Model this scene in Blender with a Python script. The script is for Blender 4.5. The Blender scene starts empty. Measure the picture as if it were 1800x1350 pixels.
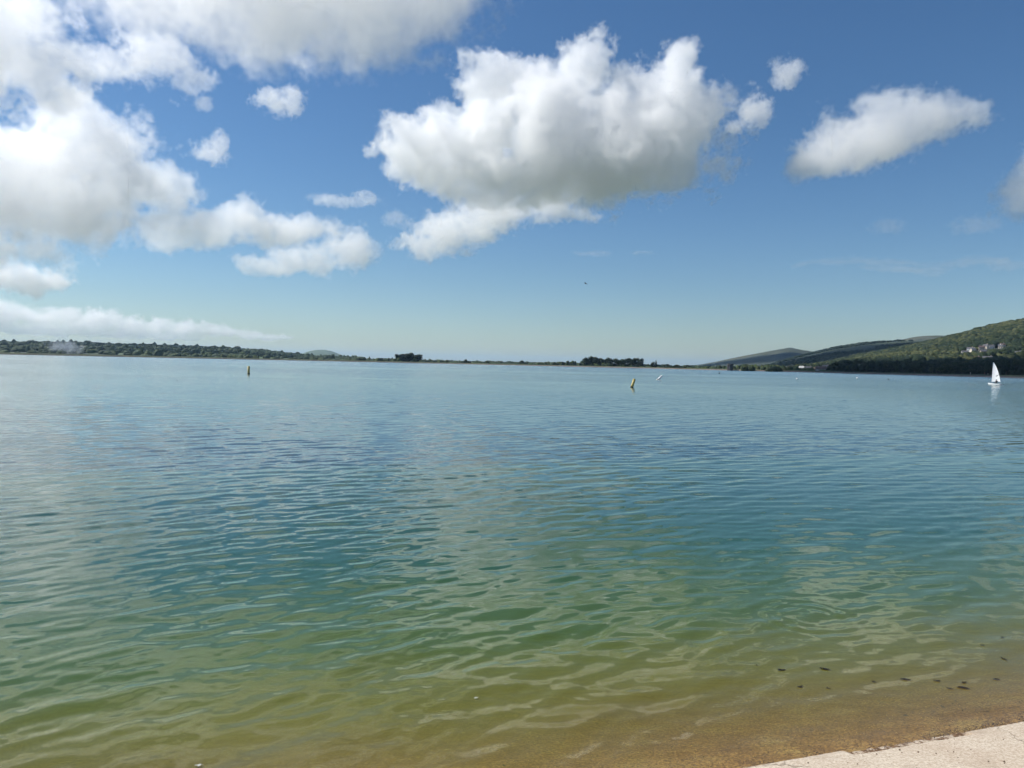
import bpy, bmesh, math, random
import numpy as np
from mathutils import Vector, Matrix, noise as mnoise

S = bpy.context.scene
COL = S.collection
R = math.radians
random.seed(7)
rng = np.random.default_rng(7)

# ------------------------------------------------------------------ camera
EYE = 2.6
F_PX = 1334.0                       # focal length in pixels of the 1800 px photograph
PITCH = math.atan(36 / F_PX)        # looking slightly down
ROLL = math.atan(0.0218)
_f = Vector((0, math.cos(PITCH), -math.sin(PITCH)))
_r0 = Vector((1, 0, 0))
_u0 = Vector((0, math.sin(PITCH), math.cos(PITCH)))
_r = _r0 * math.cos(ROLL) + _u0 * math.sin(ROLL)
_u = -_r0 * math.sin(ROLL) + _u0 * math.cos(ROLL)
cam_data = bpy.data.cameras.new('camera')
cam = bpy.data.objects.new('camera', cam_data)
COL.objects.link(cam)
S.camera = cam
cam_data.sensor_width = 36
cam_data.lens = 36 * F_PX / 1800
cam_data.clip_start = 0.1
cam_data.clip_end = 90000
m = Matrix.Identity(4)
for i in range(3):
    m[i][0], m[i][1], m[i][2] = _r[i], _u[i], -_f[i]
m[2][3] = EYE
cam.matrix_world = m

# ------------------------------------------------------------------ light
SUN_EL, SUN_AZ = R(46), R(-74)      # to the upper left
world = bpy.data.worlds.new('World')
S.world = world
world.use_nodes = True
wn = world.node_tree
bg = wn.nodes['Background']
sky = wn.nodes.new('ShaderNodeTexSky')
sky.sky_type = 'NISHITA'
sky.sun_disc = False
sky.sun_elevation = SUN_EL
sky.sun_rotation = SUN_AZ
sky.air_density = 1.0
sky.dust_density = 0.25
sky.ozone_density = 4.0
sky.altitude = 0
hs = wn.nodes.new('ShaderNodeHueSaturation'); hs.inputs['Saturation'].default_value = 1.14
tint = wn.nodes.new('ShaderNodeMix'); tint.data_type = 'RGBA'; tint.blend_type = 'MULTIPLY'; tint.inputs[0].default_value = 1; tint.inputs[7].default_value = (.94, 1.005, 1.05, 1)   # camera white balance
wn.links.new(sky.outputs[0], hs.inputs['Color']); wn.links.new(hs.outputs[0], tint.inputs[6]); wn.links.new(tint.outputs[2], bg.inputs['Color'])
bg.inputs['Strength'].default_value = 0.073
sun_data = bpy.data.lights.new('sun', 'SUN')
sun_data.energy = 4.6
sun_data.angle = R(0.53)
sun_data.color = (1.0, 0.96, 0.9)
sun = bpy.data.objects.new('sun', sun_data)
COL.objects.link(sun)
sun_dir = Vector((math.sin(SUN_AZ) * math.cos(SUN_EL), math.cos(SUN_AZ) * math.cos(SUN_EL), math.sin(SUN_EL)))
sun.rotation_euler = sun_dir.to_track_quat('Z', 'Y').to_euler()

S.view_settings.view_transform = 'Standard'
S.view_settings.look = 'None'
S.view_settings.gamma = 1
S.view_settings.use_curve_mapping = False
S.view_settings.exposure = 0.3
S.cycles.use_denoising = True
S.cycles.max_bounces = 14
S.cycles.volume_bounces = 12
S.cycles.transparent_max_bounces = 12
S.cycles.diffuse_bounces = 3
S.cycles.glossy_bounces = 3
S.cycles.volume_max_steps = 256
S.cycles.use_adaptive_sampling = True
S.cycles.adaptive_threshold = 0.07
S.cycles.volume_step_rate = 2.0
S.cycles.adaptive_min_samples = 16

# ------------------------------------------------------------------ helpers
def ray(px, py):
    return (_f * F_PX + _r * (px - 900) + _u * (675 - py)).normalized()

def az_el(px, py):
    d = ray(px, py)
    return math.atan2(d.x, d.y), math.atan2(d.z, math.hypot(d.x, d.y))

def ground(px, py, z=0.0):
    d = ray(px, py)
    t = (z - EYE) / d.z
    return Vector((d.x * t, d.y * t, z))

def horizon_y(px):
    return 639 + (px - 900) * 0.0218

def at(px, dist):
    """the point on the ground plan at a horizontal distance, under a column of the photograph"""
    a, _ = az_el(px, horizon_y(px))
    return Vector((math.sin(a) * dist, math.cos(a) * dist, 0))

def tag(o, label=None, cat=None, group=None, kind=None):
    if label: o['label'] = label
    if cat: o['category'] = cat
    if group: o['group'] = group
    if kind: o['kind'] = kind
    return o

def empty(name, loc=(0, 0, 0), rz=0):
    o = bpy.data.objects.new(name, None)
    COL.objects.link(o)
    o.location = loc
    o.rotation_euler = (0, 0, rz)
    o.empty_display_size = 0.2
    return o

def link(name, me, mat=None, parent=None, smooth=False):
    o = bpy.data.objects.new(name, me)
    COL.objects.link(o)
    if mat is not None and not me.materials:
        me.materials.append(mat)
    if parent: o.parent = parent
    if smooth:
        me.polygons.foreach_set('use_smooth', [True] * len(me.polygons))
    return o

def np_mesh(name, verts, faces):
    """verts (n,3); faces (m,k) arrays of equal polygons"""
    me = bpy.data.meshes.new(name)
    verts = np.asarray(verts, dtype=np.float32)
    faces = np.asarray(faces, dtype=np.int32)
    k = faces.shape[1]
    me.vertices.add(len(verts)); me.vertices.foreach_set('co', verts.ravel())
    me.loops.add(faces.size); me.loops.foreach_set('vertex_index', faces.ravel())
    me.polygons.add(len(faces))
    me.polygons.foreach_set('loop_start', np.arange(0, faces.size, k, dtype=np.int32))
    me.update(calc_edges=True)
    return me

def grid_faces(nu, nv):
    i = np.arange(nu - 1)[:, None] * nv + np.arange(nv - 1)[None, :]
    i = i.ravel()
    return np.stack([i, i + 1, i + nv + 1, i + nv], 1)

def bm_mesh(name, bm):
    me = bpy.data.meshes.new(name)
    bm.normal_update()
    bm.to_mesh(me); bm.free()
    return me

def add_box(bm, c, s, rot=None):
    mt = Matrix.Translation(c)
    if rot is not None: mt = mt @ rot
    mt = mt @ Matrix.Diagonal((s[0], s[1], s[2], 1))
    return bmesh.ops.create_cube(bm, size=1.0, matrix=mt)['verts']

def add_tube(bm, p0, p1, r0, r1, n=8, caps=True):
    p0, p1 = Vector(p0), Vector(p1)
    q = (p1 - p0).to_track_quat('Z', 'Y').to_matrix().to_4x4()
    mt = Matrix.Translation((p0 + p1) / 2) @ q
    return bmesh.ops.create_cone(bm, cap_ends=caps, segments=n, radius1=r0, radius2=max(r1, 1e-4), depth=(p1 - p0).length, matrix=mt)['verts']

def copy_tree(o, parent=None):
    c = o.copy(); COL.objects.link(c)
    if parent is not None: c.parent = parent
    for ch in list(o.children):
        copy_tree(ch, c)
    return c

# ------------------------------------------------------------------ materials
def new_mat(name):
    mt = bpy.data.materials.new(name); mt.use_nodes = True
    return mt, mt.node_tree, mt.node_tree.nodes['Principled BSDF']

class NT:
    """short hand for node maths in a tree"""
    def __init__(s, nt): s.nt = nt; s.N = nt.nodes.new; s.L = nt.links.new
    def put(s, sock, v):
        if v is None: return
        if hasattr(v, 'is_output') or isinstance(v, bpy.types.NodeSocket): s.L(v, sock)
        else: sock.default_value = v
    def m(s, op, a, b=None, c=None, clamp=False):
        n = s.N('ShaderNodeMath'); n.operation = op; n.use_clamp = clamp
        for k, v in enumerate((a, b, c)): s.put(n.inputs[k], v)
        return n.outputs[0]
    def v(s, op, a, b=None, sc=None):
        n = s.N('ShaderNodeVectorMath'); n.operation = op
        s.put(n.inputs[0], a); s.put(n.inputs[1], b)
        if sc is not None: s.put(n.inputs['Scale'], sc)
        return n.outputs['Value'] if op in ('LENGTH', 'DISTANCE', 'DOT_PRODUCT') else n.outputs[0]
    def noise(s, p, sc, det=2, rough=0.5, col=False, dist=0.0):
        n = s.N('ShaderNodeTexNoise')
        s.put(n.inputs['Vector'], p); s.put(n.inputs['Scale'], sc)
        n.inputs['Detail'].default_value = det; n.inputs['Roughness'].default_value = rough
        n.inputs['Distortion'].default_value = dist
        return n.outputs['Color' if col else 0]
    def ramp(s, f, stops, interp='LINEAR'):
        n = s.N('ShaderNodeValToRGB'); s.L(f, n.inputs[0]); n.color_ramp.interpolation = interp
        e = n.color_ramp.elements
        while len(e) < len(stops): e.new(0.5)
        for k, (p, c) in enumerate(stops):
            e[k].position = p
            e[k].color = (c[0], c[1], c[2], 1) if len(c) == 3 else c
        return n.outputs[0]
    def mix(s, f, a, b):
        n = s.N('ShaderNodeMix'); n.data_type = 'RGBA'
        s.put(n.inputs[0], f)
        s.put(n.inputs[6], a if not isinstance(a, tuple) else (*a[:3], 1))
        s.put(n.inputs[7], b if not isinstance(b, tuple) else (*b[:3], 1))
        return n.outputs[2]
    def rng(s, v, a, b, c=0.0, d=1.0):
        n = s.N('ShaderNodeMapRange'); s.put(n.inputs[0], v)
        for k, x in enumerate((a, b, c, d)): n.inputs[k + 1].default_value = x
        return n.outputs[0]

def simple_mat(name, col, rough=0.6, var=0.15, scale=3.0, metal=0.0, bump=0.0):
    mt, nt, p = new_mat(name); h = NT(nt)
    tc = h.N('ShaderNodeTexCoord').outputs['Object']
    n = h.noise(tc, scale, 4, 0.6)
    a = tuple(c * (1 - var) for c in col); b = tuple(min(1, c * (1 + var)) for c in col)
    h.L(h.ramp(n, [(0.3, a), (0.7, b)]), p.inputs['Base Color'])
    p.inputs['Roughness'].default_value = rough; p.inputs['Metallic'].default_value = metal
    if bump:
        bn = h.N('ShaderNodeBump'); bn.inputs['Strength'].default_value = bump
        h.L(n, bn.inputs['Height']); h.L(bn.outputs[0], p.inputs['Normal'])
    return mt

# ------------------------------------------------------------------ reservoir plan
P1 = ground(1345, 1350, 0); P2 = ground(1800, 1270, 0)
T = (P2 - P1).normalized(); T.z = 0; T.normalize()          # along the near shore
NRM = Vector((-T.y, T.x, 0))                                 # out over the water
SHORE0 = P1.copy()
RAD = 560.0
CEN = SHORE0 + NRM * RAD
def s_land(p):        # metres inland of the near waterline (negative over the water)
    return -(Vector((p[0], p[1], 0)) - SHORE0).dot(NRM)
def shore_dist(a):    # distance from the camera to the far shore in direction a
    d = Vector((math.sin(a), math.cos(a), 0))
    b = d.dot(CEN); c = CEN.dot(CEN) - RAD * RAD
    return b + math.sqrt(max(b * b - c, 0))
def shore_at(px, extra=0.0):
    a, _ = az_el(px, horizon_y(px))
    D = shore_dist(a) + extra
    return Vector((math.sin(a) * D, math.cos(a) * D, 0))
def rim_height(a):    # crest of the embankment, lower towards the right
    return float(np.interp(math.degrees(a), [-40, 0, 12, 22, 40], [2.7, 1.9, 1.7, 1.9, 2.0]))

# ================================================================== WATER
def wave_field():
    g = np.random.default_rng(11)
    W = []
    wind = math.atan2(NRM.y, NRM.x) + 0.34        # travel direction: towards the shore
    for lam, slope, n, spread in ((1.5, .009, 6, .28), (0.85, .020, 12, .26), (0.52, .036, 16, .32), (0.32, .046, 20, .38), (0.19, .042, 22, .5), (0.12, .026, 16, .8), (.7, .008, 8, 1.6)):
        for _ in range(n):
            l = lam * g.uniform(.78, 1.28)
            k = 2 * math.pi / l
            th = wind + g.normal(0, spread)
            W.append((k * math.cos(th), k * math.sin(th), slope / math.sqrt(n) * 1.4 / k, g.uniform(0, 6.283), l))
    return W
WAVES = wave_field()
_ring = ground(1420, 1085, 0)
def wave_z(x, y, r=None, dr=None):
    z = np.zeros_like(x)
    # patches where the ripples are stronger and weaker
    pm = 1 + 0.35 * np.sin(x * .42 + 1.3 * np.sin(y * .23 + .5)) * np.sin(y * .31 + .7 * np.sin(x * .37)) + .15 * np.sin(.13 * x - .21 * y)
    for kx, ky, a, ph, l in WAVES:
        w = 1.0 if dr is None else np.clip((l / dr - 2.5) / 2, 0, 1)
        # phase wander keeps the crests short
        q = kx * x + ky * y + ph + 0.9 * np.sin(.9 * x + 1.7 * ph) + .6 * np.sin(.55 * y + .4 * x + 3 * ph)
        z += w * a * np.sin(q)
    z *= pm
    s = -((x - SHORE0.x) * NRM.x + (y - SHORE0.y) * NRM.y)
    z *= np.clip(0.22 + (-s) / 2.6, 0.18, 1.0)      # ripples die out in the shallows
    # little rings left by a fish in the near water
    d = np.hypot(x - _ring.x, y - _ring.y)
    z += .0022 * np.sin(d * 34) * np.exp(-((d - .42) / .22) ** 2)
    return z

def build_water():
    rs = [2.2]
    while rs[-1] < 130: rs.append(rs[-1] * 1.0046)
    while rs[-1] < 1500: rs.append(rs[-1] * 1.05)
    rs = np.array(rs)
    an = np.concatenate([np.linspace(-math.pi * .62, -.74, 24)[:-1], np.linspace(-.74, .74, 430), np.linspace(.74, math.pi * .62, 24)[1:]])
    Rr, A = np.meshgrid(rs, an, indexing='ij')
    x = Rr * np.sin(A); y = Rr * np.cos(A)
    dr = Rr * .0046
    z = wave_z(x, y, Rr, dr)
    fade = np.clip((125 - Rr) / 60, 0, 1); z *= fade
    z[:, :23] *= 0; z[:, -23:] *= 0
    me = np_mesh('water', np.stack([x.ravel(), y.ravel(), z.ravel()], 1), grid_faces(len(rs), len(an)))
    mt = bpy.data.materials.new('lake_water'); mt.use_nodes = True
    nt = mt.node_tree; nt.nodes.clear(); h = NT(nt)
    out = h.N('ShaderNodeOutputMaterial')
    geo = h.N('ShaderNodeNewGeometry'); pos = geo.outputs['Position']
    sep = h.N('ShaderNodeSeparateXYZ'); h.L(pos, sep.inputs[0])
    # metres out from the near shore gives the depth of the bed
    q = h.v('SUBTRACT', pos, tuple(SHORE0)); outd = h.v('DOT_PRODUCT', q, tuple(NRM))
    wob = h.noise(pos, .35, 3, .6)
    outd = h.m('ADD', outd, h.m('MULTIPLY', h.m('SUBTRACT', wob, .5), 1.2))
    depth = h.m('MAXIMUM', h.m('MULTIPLY', outd, .30), 0.0)
    body = h.ramp(h.m('DIVIDE', depth, 8.0, clamp=True), [(0.0, (.30, .235, .050)), (.05, (.20, .200, .036)), (.10, (.074, .126, .030)), (.20, (.021, .076, .031)), (.36, (.018, .068, .041)), (.53, (.032, .088, .064)), (.575, (.018, .054, .060)), (1.0, (.022, .058, .070))])
    patch = h.noise(h.v('MULTIPLY', pos, (.016, .05, 1)), 1.0, 3, .55)
    body = h.mix(h.rng(patch, .45, .65, 0, .5), body, h.mix(h.rng(outd, 16, 60), body, (.026, .085, .095)))
    opac = h.m('SUBTRACT', 1.0, h.m('EXPONENT', h.m('MULTIPLY', depth, -1.9)))
    # far ripples as slopes: real slopes spread over the pixel, no screen dependence
    cam_d = h.v('LENGTH', pos)
    far = h.rng(cam_d, 20, 110)
    flat = h.v('MULTIPLY', pos, (1, 1, 0))
    def slope(sc, det, amp, off):
        p = h.v('ADD', h.v('MULTIPLY', flat, (sc * .55, sc, 1)), off)
        c = h.noise(p, 1.0, det, .6, col=True)
        return h.v('SCALE', h.v('SUBTRACT', c, (.5, .5, .5)), sc=amp)
    gust = h.rng(h.noise(h.v('MULTIPLY', flat, (.004, .022, 1)), 1.0, 4, .55, dist=.6), .38, .62, .45, 1.25)
    near_rip = h.rng(outd, 14.0, 15.2, .0, 1.0)       # the sheltered water ends about 15 m out
    s1 = slope(5.5, 3, .34, (3, 1, 0)); s2 = slope(1.7, 3, .30, (9, 4, 0))
    s3 = slope(22.0, 2, .05, (2, 8, 0))
    amp_f = h.m('MULTIPLY', gust, h.m('MULTIPLY', near_rip, h.rng(cam_d, 14, 160, .6, 1.7)))
    tot = h.v('ADD', h.v('SCALE', h.v('ADD', s1, s2), sc=amp_f), s3)
    tot = h.v('MULTIPLY', tot, (1, 1, 0))
    # at grazing angles only the wave faces turned to the viewer are seen (distribution of visible slopes)
    inc = h.v('MULTIPLY', geo.outputs['Incoming'], (1, 1, 0)); inch = h.v('NORMALIZE', inc)
    si = h.N('ShaderNodeSeparateXYZ'); h.L(geo.outputs['Incoming'], si.inputs[0])
    sv = h.v('DOT_PRODUCT', tot, inch)
    graz = h.rng(si.outputs['Z'], .02, .12, 1.0, 0.0)
    tot = h.v('ADD', tot, h.v('SCALE', inch, sc=h.m('MULTIPLY', h.m('SUBTRACT', h.m('ABSOLUTE', sv), sv), graz)))
    nrm = h.v('NORMALIZE', h.v('ADD', geo.outputs['Normal'], tot))
    # Schlick reflectance of water, the same from above and below (light crosses the sheet unbent)
    cosv = h.m('ABSOLUTE', h.v('DOT_PRODUCT', nrm, geo.outputs['Incoming']))
    fres = h.m('ADD', .02, h.m('MULTIPLY', .98, h.m('POWER', h.m('SUBTRACT', 1.0, cosv, clamp=True), 5.0)))
    gl = h.N('ShaderNodeBsdfGlossy'); gl.inputs['Color'].default_value = (.99, .99, .95, 1); h.L(nrm, gl.inputs['Normal'])
    h.L(h.rng(cam_d, 20, 400, .015, .16), gl.inputs['Roughness'])
    df = h.N('ShaderNodeBsdfDiffuse'); h.L(body, df.inputs['Color'])
    tr = h.N('ShaderNodeBsdfTransparent'); tr.inputs['Color'].default_value = (.96, .97, .88, 1)
    a = h.N('ShaderNodeMixShader'); h.L(opac, a.inputs[0]); h.L(tr.outputs[0], a.inputs[1]); h.L(df.outputs[0], a.inputs[2])
    b = h.N('ShaderNodeMixShader'); h.L(fres, b.inputs[0]); h.L(a.outputs[0], b.inputs[1]); h.L(gl.outputs[0], b.inputs[2])
    h.L(b.outputs[0], out.inputs['Surface'])
    tag(link('water', me, mt, smooth=True), kind='structure')
build_water()

# ------------------------------------------------------------------ near bed and concrete apron
def local(u, s, z=0.0):            # u metres along the shore, s metres inland
    return SHORE0 + T * u - NRM * s + Vector((0, 0, z))

def fbm(x, y, sc, oct=4, seed=0.0):
    out = np.zeros_like(x); a = 1; tot = 0
    for o in range(oct):
        f = sc * 2 ** o
        v = np.array([mnoise.noise((xx * f + seed, yy * f + seed * 1.7, seed + o * 9.1)) for xx, yy in zip(x.ravel(), y.ravel())]).reshape(x.shape)
        out += a * v; tot += a; a *= .55
    return out / tot

def build_bed():
    us = np.concatenate([np.linspace(-150, -7, 30)[:-1], np.linspace(-7, 5, 340), np.linspace(5, 150, 30)[1:]])
    ss = np.concatenate([np.linspace(-60, -4, 30)[:-1], np.linspace(-4, -.6, 70)[:-1], np.linspace(-.6, .12, 70)])
    U, Q = np.meshgrid(us, ss, indexing='ij')
    z = np.where(Q < 0, Q * .30, Q * .05) - .012
    near = np.clip((Q + 1.0) / 1.0, 0, 1)
    n = fbm(U, Q, 5.0, 4, 3.3)
    n2 = fbm(U, Q, 1.3, 2, 7.3)
    z = z + n * (.014 + .012 * near) + n2 * .02 * near
    z = np.where(Q > .05, np.minimum(z, .004), z)
    z = np.maximum(z, -7.5)
    x = SHORE0.x + T.x * U - NRM.x * Q; y = SHORE0.y + T.y * U - NRM.y * Q
    me = np_mesh('lake_bed', np.stack([x.ravel(), y.ravel(), z.ravel()], 1), grid_faces(len(us), len(ss)))
    mt, nt, p = new_mat('weedy_bed'); h = NT(nt)
    pos = h.N('ShaderNodeNewGeometry').outputs['Position']
    n = h.noise(pos, 3.0, 6, .65); n3 = h.noise(pos, 45, 4, .7)
    c = h.ramp(n, [(.3, (.28, .145, .040)), (.5, (.41, .235, .07)), (.7, (.50, .34, .11))])
    c = h.mix(h.rng(n3, .38, .60), h.mix(.8, c, (.07, .032, .014)), c)
    sp = h.ramp(h.noise(pos, 70, 2, .5), [(.66, (0, 0, 0)), (.74, (1, 1, 1))])
    c = h.mix(h.m('MULTIPLY', sp, .55), c, (.62, .50, .34))
    h.L(c, p.inputs['Base Color']); p.inputs['Roughness'].default_value = .75
    bn = h.N('ShaderNodeBump'); bn.inputs['Strength'].default_value = .8; bn.inputs['Distance'].default_value = .02
    h.L(n3, bn.inputs['Height']); h.L(bn.outputs[0], p.inputs['Normal'])
    tag(link('lake_bed', me, mt, smooth=True), kind='structure')
build_bed()

def concrete_mat(name, weed):
    mt, nt, p = new_mat(name); h = NT(nt)
    pos = h.N('ShaderNodeNewGeometry').outputs['Position']
    big = h.noise(pos, 2.2, 5, .6); fine = h.noise(pos, 60, 4, .75); grit = h.noise(pos, 190, 2, .6)
    c = h.ramp(big, [(.3, (.52, .42, .31)), (.55, (.62, .54, .42)), (.75, (.68, .60, .47))])
    c = h.mix(h.rng(fine, .42, .56), h.mix(.75, c, (.34, .25, .17)), c)
    c = h.mix(h.rng(h.noise(pos, 28, 5, .7), .52, .62, 0, .55), c, (.40, .31, .22))
    c = h.mix(h.rng(grit, .56, .66, 0, .5), c, (.42, .31, .23))
    c = h.mix(h.rng(h.noise(pos, 95, 1, .5), .70, .74, 0, .8), c, (.20, .14, .10))
    stain = h.noise(pos, 1.1, 6, .7, dist=.8)
    c = h.mix(h.rng(stain, .53, .66, 0, .55), c, (.30, .24, .17))
    crk = h.N('ShaderNodeTexVoronoi'); crk.feature = 'DISTANCE_TO_EDGE'; crk.inputs['Scale'].default_value = .9
    h.L(h.v('ADD', pos, h.v('SCALE', h.noise(pos, 3, 4, .6, col=True), sc=.35)), crk.inputs['Vector'])
    c = h.mix(h.rng(crk.outputs['Distance'], .002, .006, .7, 0), c, (.12, .09, .06))
    if weed:
        w = h.noise(pos, 13, 5, .72)
        k = h.rng(w, .47 if weed > .5 else .56, .55 if weed > .5 else .62)
        wc = h.ramp(fine, [(.35, (.05, .028, .014)), (.65, (.24, .13, .055))])
        c = h.mix(k, c, wc)
    h.L(c, p.inputs['Base Color']); p.inputs['Roughness'].default_value = .85
    bn = h.N('ShaderNodeBump'); bn.inputs['Strength'].default_value = .55; bn.inputs['Distance'].default_value = .006
    h.L(h.m('ADD', fine, h.m('MULTIPLY', grit, .5)), bn.inputs['Height']); h.L(bn.outputs[0], p.inputs['Normal'])
    return mt

def strip(name, edge, s_far, z0, slope, mat, thick=.12, nseg=6, z_edge=None, parent=None):
    """a sloping concrete slab: edge = list of (u, s) along its water side"""
    bm = bmesh.new(); rows = []
    for u, s in edge:
        row = []
        p = local(u, s, z0 - thick); row.append(bm.verts.new(p))
        row.append(bm.verts.new(local(u, s + .001, z0 + slope * s - .012)))
        for k in range(nseg + 1):
            q = s + .010 + (s_far - s) * k / nseg
            row.append(bm.verts.new(local(u, q, z0 + slope * q)))
        rows.append(row)
    for a, b in zip(rows, rows[1:]):
        for k in range(len(a) - 1):
            bm.faces.new((a[k], b[k], b[k + 1], a[k + 1]))
    bmesh.ops.recalc_face_normals(bm, faces=bm.faces)
    o = link(name, bm_mesh(name, bm), mat, parent)
    return o

def ragged(u0, u1, s, amp, step=.012, seed=0):
    us = np.arange(u0, u1 + step * .5, step)
    return [(float(u), s + amp * mnoise.noise((u * 9, seed, 0)) + amp * .7 * mnoise.noise((u * 37, seed, 4))) for u in us]

u_of = lambda px, py: (ground(px, py) - SHORE0).dot(T)
uA, uB, uC = u_of(1478, 1326), u_of(1592, 1308), u_of(1690, 1292)
slab_mat = concrete_mat('pale_concrete', 0); lip_mat = concrete_mat('weedy_concrete', 1)
e1 = [(-60, .0), (-3, .0)] + ragged(-2.9, uA, .000, .006, seed=1)
e2 = ragged(uA + .004, uC, .105, .008, seed=2)
e3 = ragged(uC + .004, 5.2, .045, .010, seed=3) + [(60, .045)]
SL = .20
ap = empty('concrete_apron')
tag(ap, kind='structure')
strip('slab', e1 + e2 + e3, 9.0, .030, SL, slab_mat, parent=ap)
strip('lower_step', [(-60, .02)] + ragged(-3, 5.2, .0, .012, seed=5) + [(60, .02)], .35, .012, .02, lip_mat, thick=.05, nseg=3, parent=ap)

# weed, grit and drift washed up along the waterline: uncountable
def drift():
    g = np.random.default_rng(55); V, Fc, tone = [], [], []
    for _ in range(9000):
        u = g.uniform(-2.2, 4.6); s = g.normal(-.05, .075) if g.uniform() < .6 else g.uniform(-.8, .0)
        if s > .10: continue
        cl = mnoise.noise((u * 4, s * 6, 3.3))
        if cl < -.05 and g.uniform() < .8: continue
        z = max(s * .30 - .005, -.5) + g.uniform(0, .012) + (.012 if s > -.02 else 0)
        c = local(u, s, z); r = g.uniform(.002, .008); a = g.uniform(0, 6.28); d = Vector((math.cos(a), math.sin(a), g.uniform(-.2, .4)))
        e = Vector((-math.sin(a), math.cos(a), g.uniform(-.3, .5))) * g.uniform(.25, .6)
        b = len(V); V += [tuple(c + d * r), tuple(c - d * r), tuple(c + e * r + Vector((0, 0, r * .6)))]; V.append(tuple(c - e * r + Vector((0, 0, r * .2))))
        Fc += [(b, b + 1, b + 2), (b, b + 3, b + 1)]
    for _ in range(420):                         # dark flecks sunk on the shelf further out
        u = g.uniform(-6, 5.0); s = -abs(g.normal(0, 1.1)) - .1
        c = local(u, s, s * .30 + .004); r = g.uniform(.004, .014); a = g.uniform(0, 6.28); d = Vector((math.cos(a), math.sin(a), .1)); e = Vector((-math.sin(a), math.cos(a), .1)) * .35
        b = len(V); V += [tuple(c + d * r), tuple(c - d * r), tuple(c + e * r), tuple(c - e * r)]; Fc += [(b, b + 1, b + 2), (b, b + 3, b + 1)]
    me = np_mesh('waterline_weed', V, Fc)
    m_ = simple_mat('drifted_weed', (.09, .05, .024), .8, .7, 40)
    tag(link('waterline_weed', me, m_), 'brown weed and grit washed along the edge of the pale slab', 'weed', kind='stuff')
    V, Fc = [], []
    for _ in range(700):                         # grit lying on the slab
        u = g.uniform(-.6, 4.6); s = g.uniform(.1, 2.2) ** 1.0
        z = .030 + SL * s + .002; c = local(u, s, z); r = abs(g.normal(0, .0035)) + .0018
        b = len(V); V += [tuple(c + Vector((r, 0, 0))), tuple(c + Vector((-r * .6, r * .8, 0))), tuple(c + Vector((-r * .5, -r * .8, 0))), tuple(c + Vector((0, 0, r)))]
        Fc += [(b, b + 1, b + 3), (b + 1, b + 2, b + 3), (b + 2, b, b + 3)]
    me = np_mesh('slab_grit', V, Fc)
    tag(link('slab_grit', me, m_), 'dark crumbs of grit scattered over the pale slab', 'grit', kind='stuff')
drift()

# ================================================================== LAND
land_m, nt, p = new_mat('grassland'); h = NT(nt)
pos = h.N('ShaderNodeNewGeometry').outputs['Position']
c = h.ramp(h.noise(pos, .004, 5, .6), [(.35, (.045, .075, .025)), (.5, (.075, .11, .035)), (.65, (.12, .13, .05))])
h.L(c, p.inputs['Base Color']); p.inputs['Roughness'].default_value = .9

def build_ground():
    # ring-shaped plain outside the reservoir, out to the horizon
    radii = np.array([RAD + 22, 640, 760, 950, 1300, 1900, 3000, 5000, 8000, 12000, 20000])
    n = 160
    a = np.linspace(0, 2 * math.pi, n)
    Rr, A = np.meshgrid(radii, a, indexing='ij')
    x = CEN.x + Rr * np.cos(A); y = CEN.y + Rr * np.sin(A)
    z = np.full_like(x, -2.0)
    me = np_mesh('ground', np.stack([x.ravel(), y.ravel(), z.ravel()], 1), grid_faces(len(radii), n))
    tag(link('ground', me, land_m), kind='structure')
build_ground()

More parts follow.
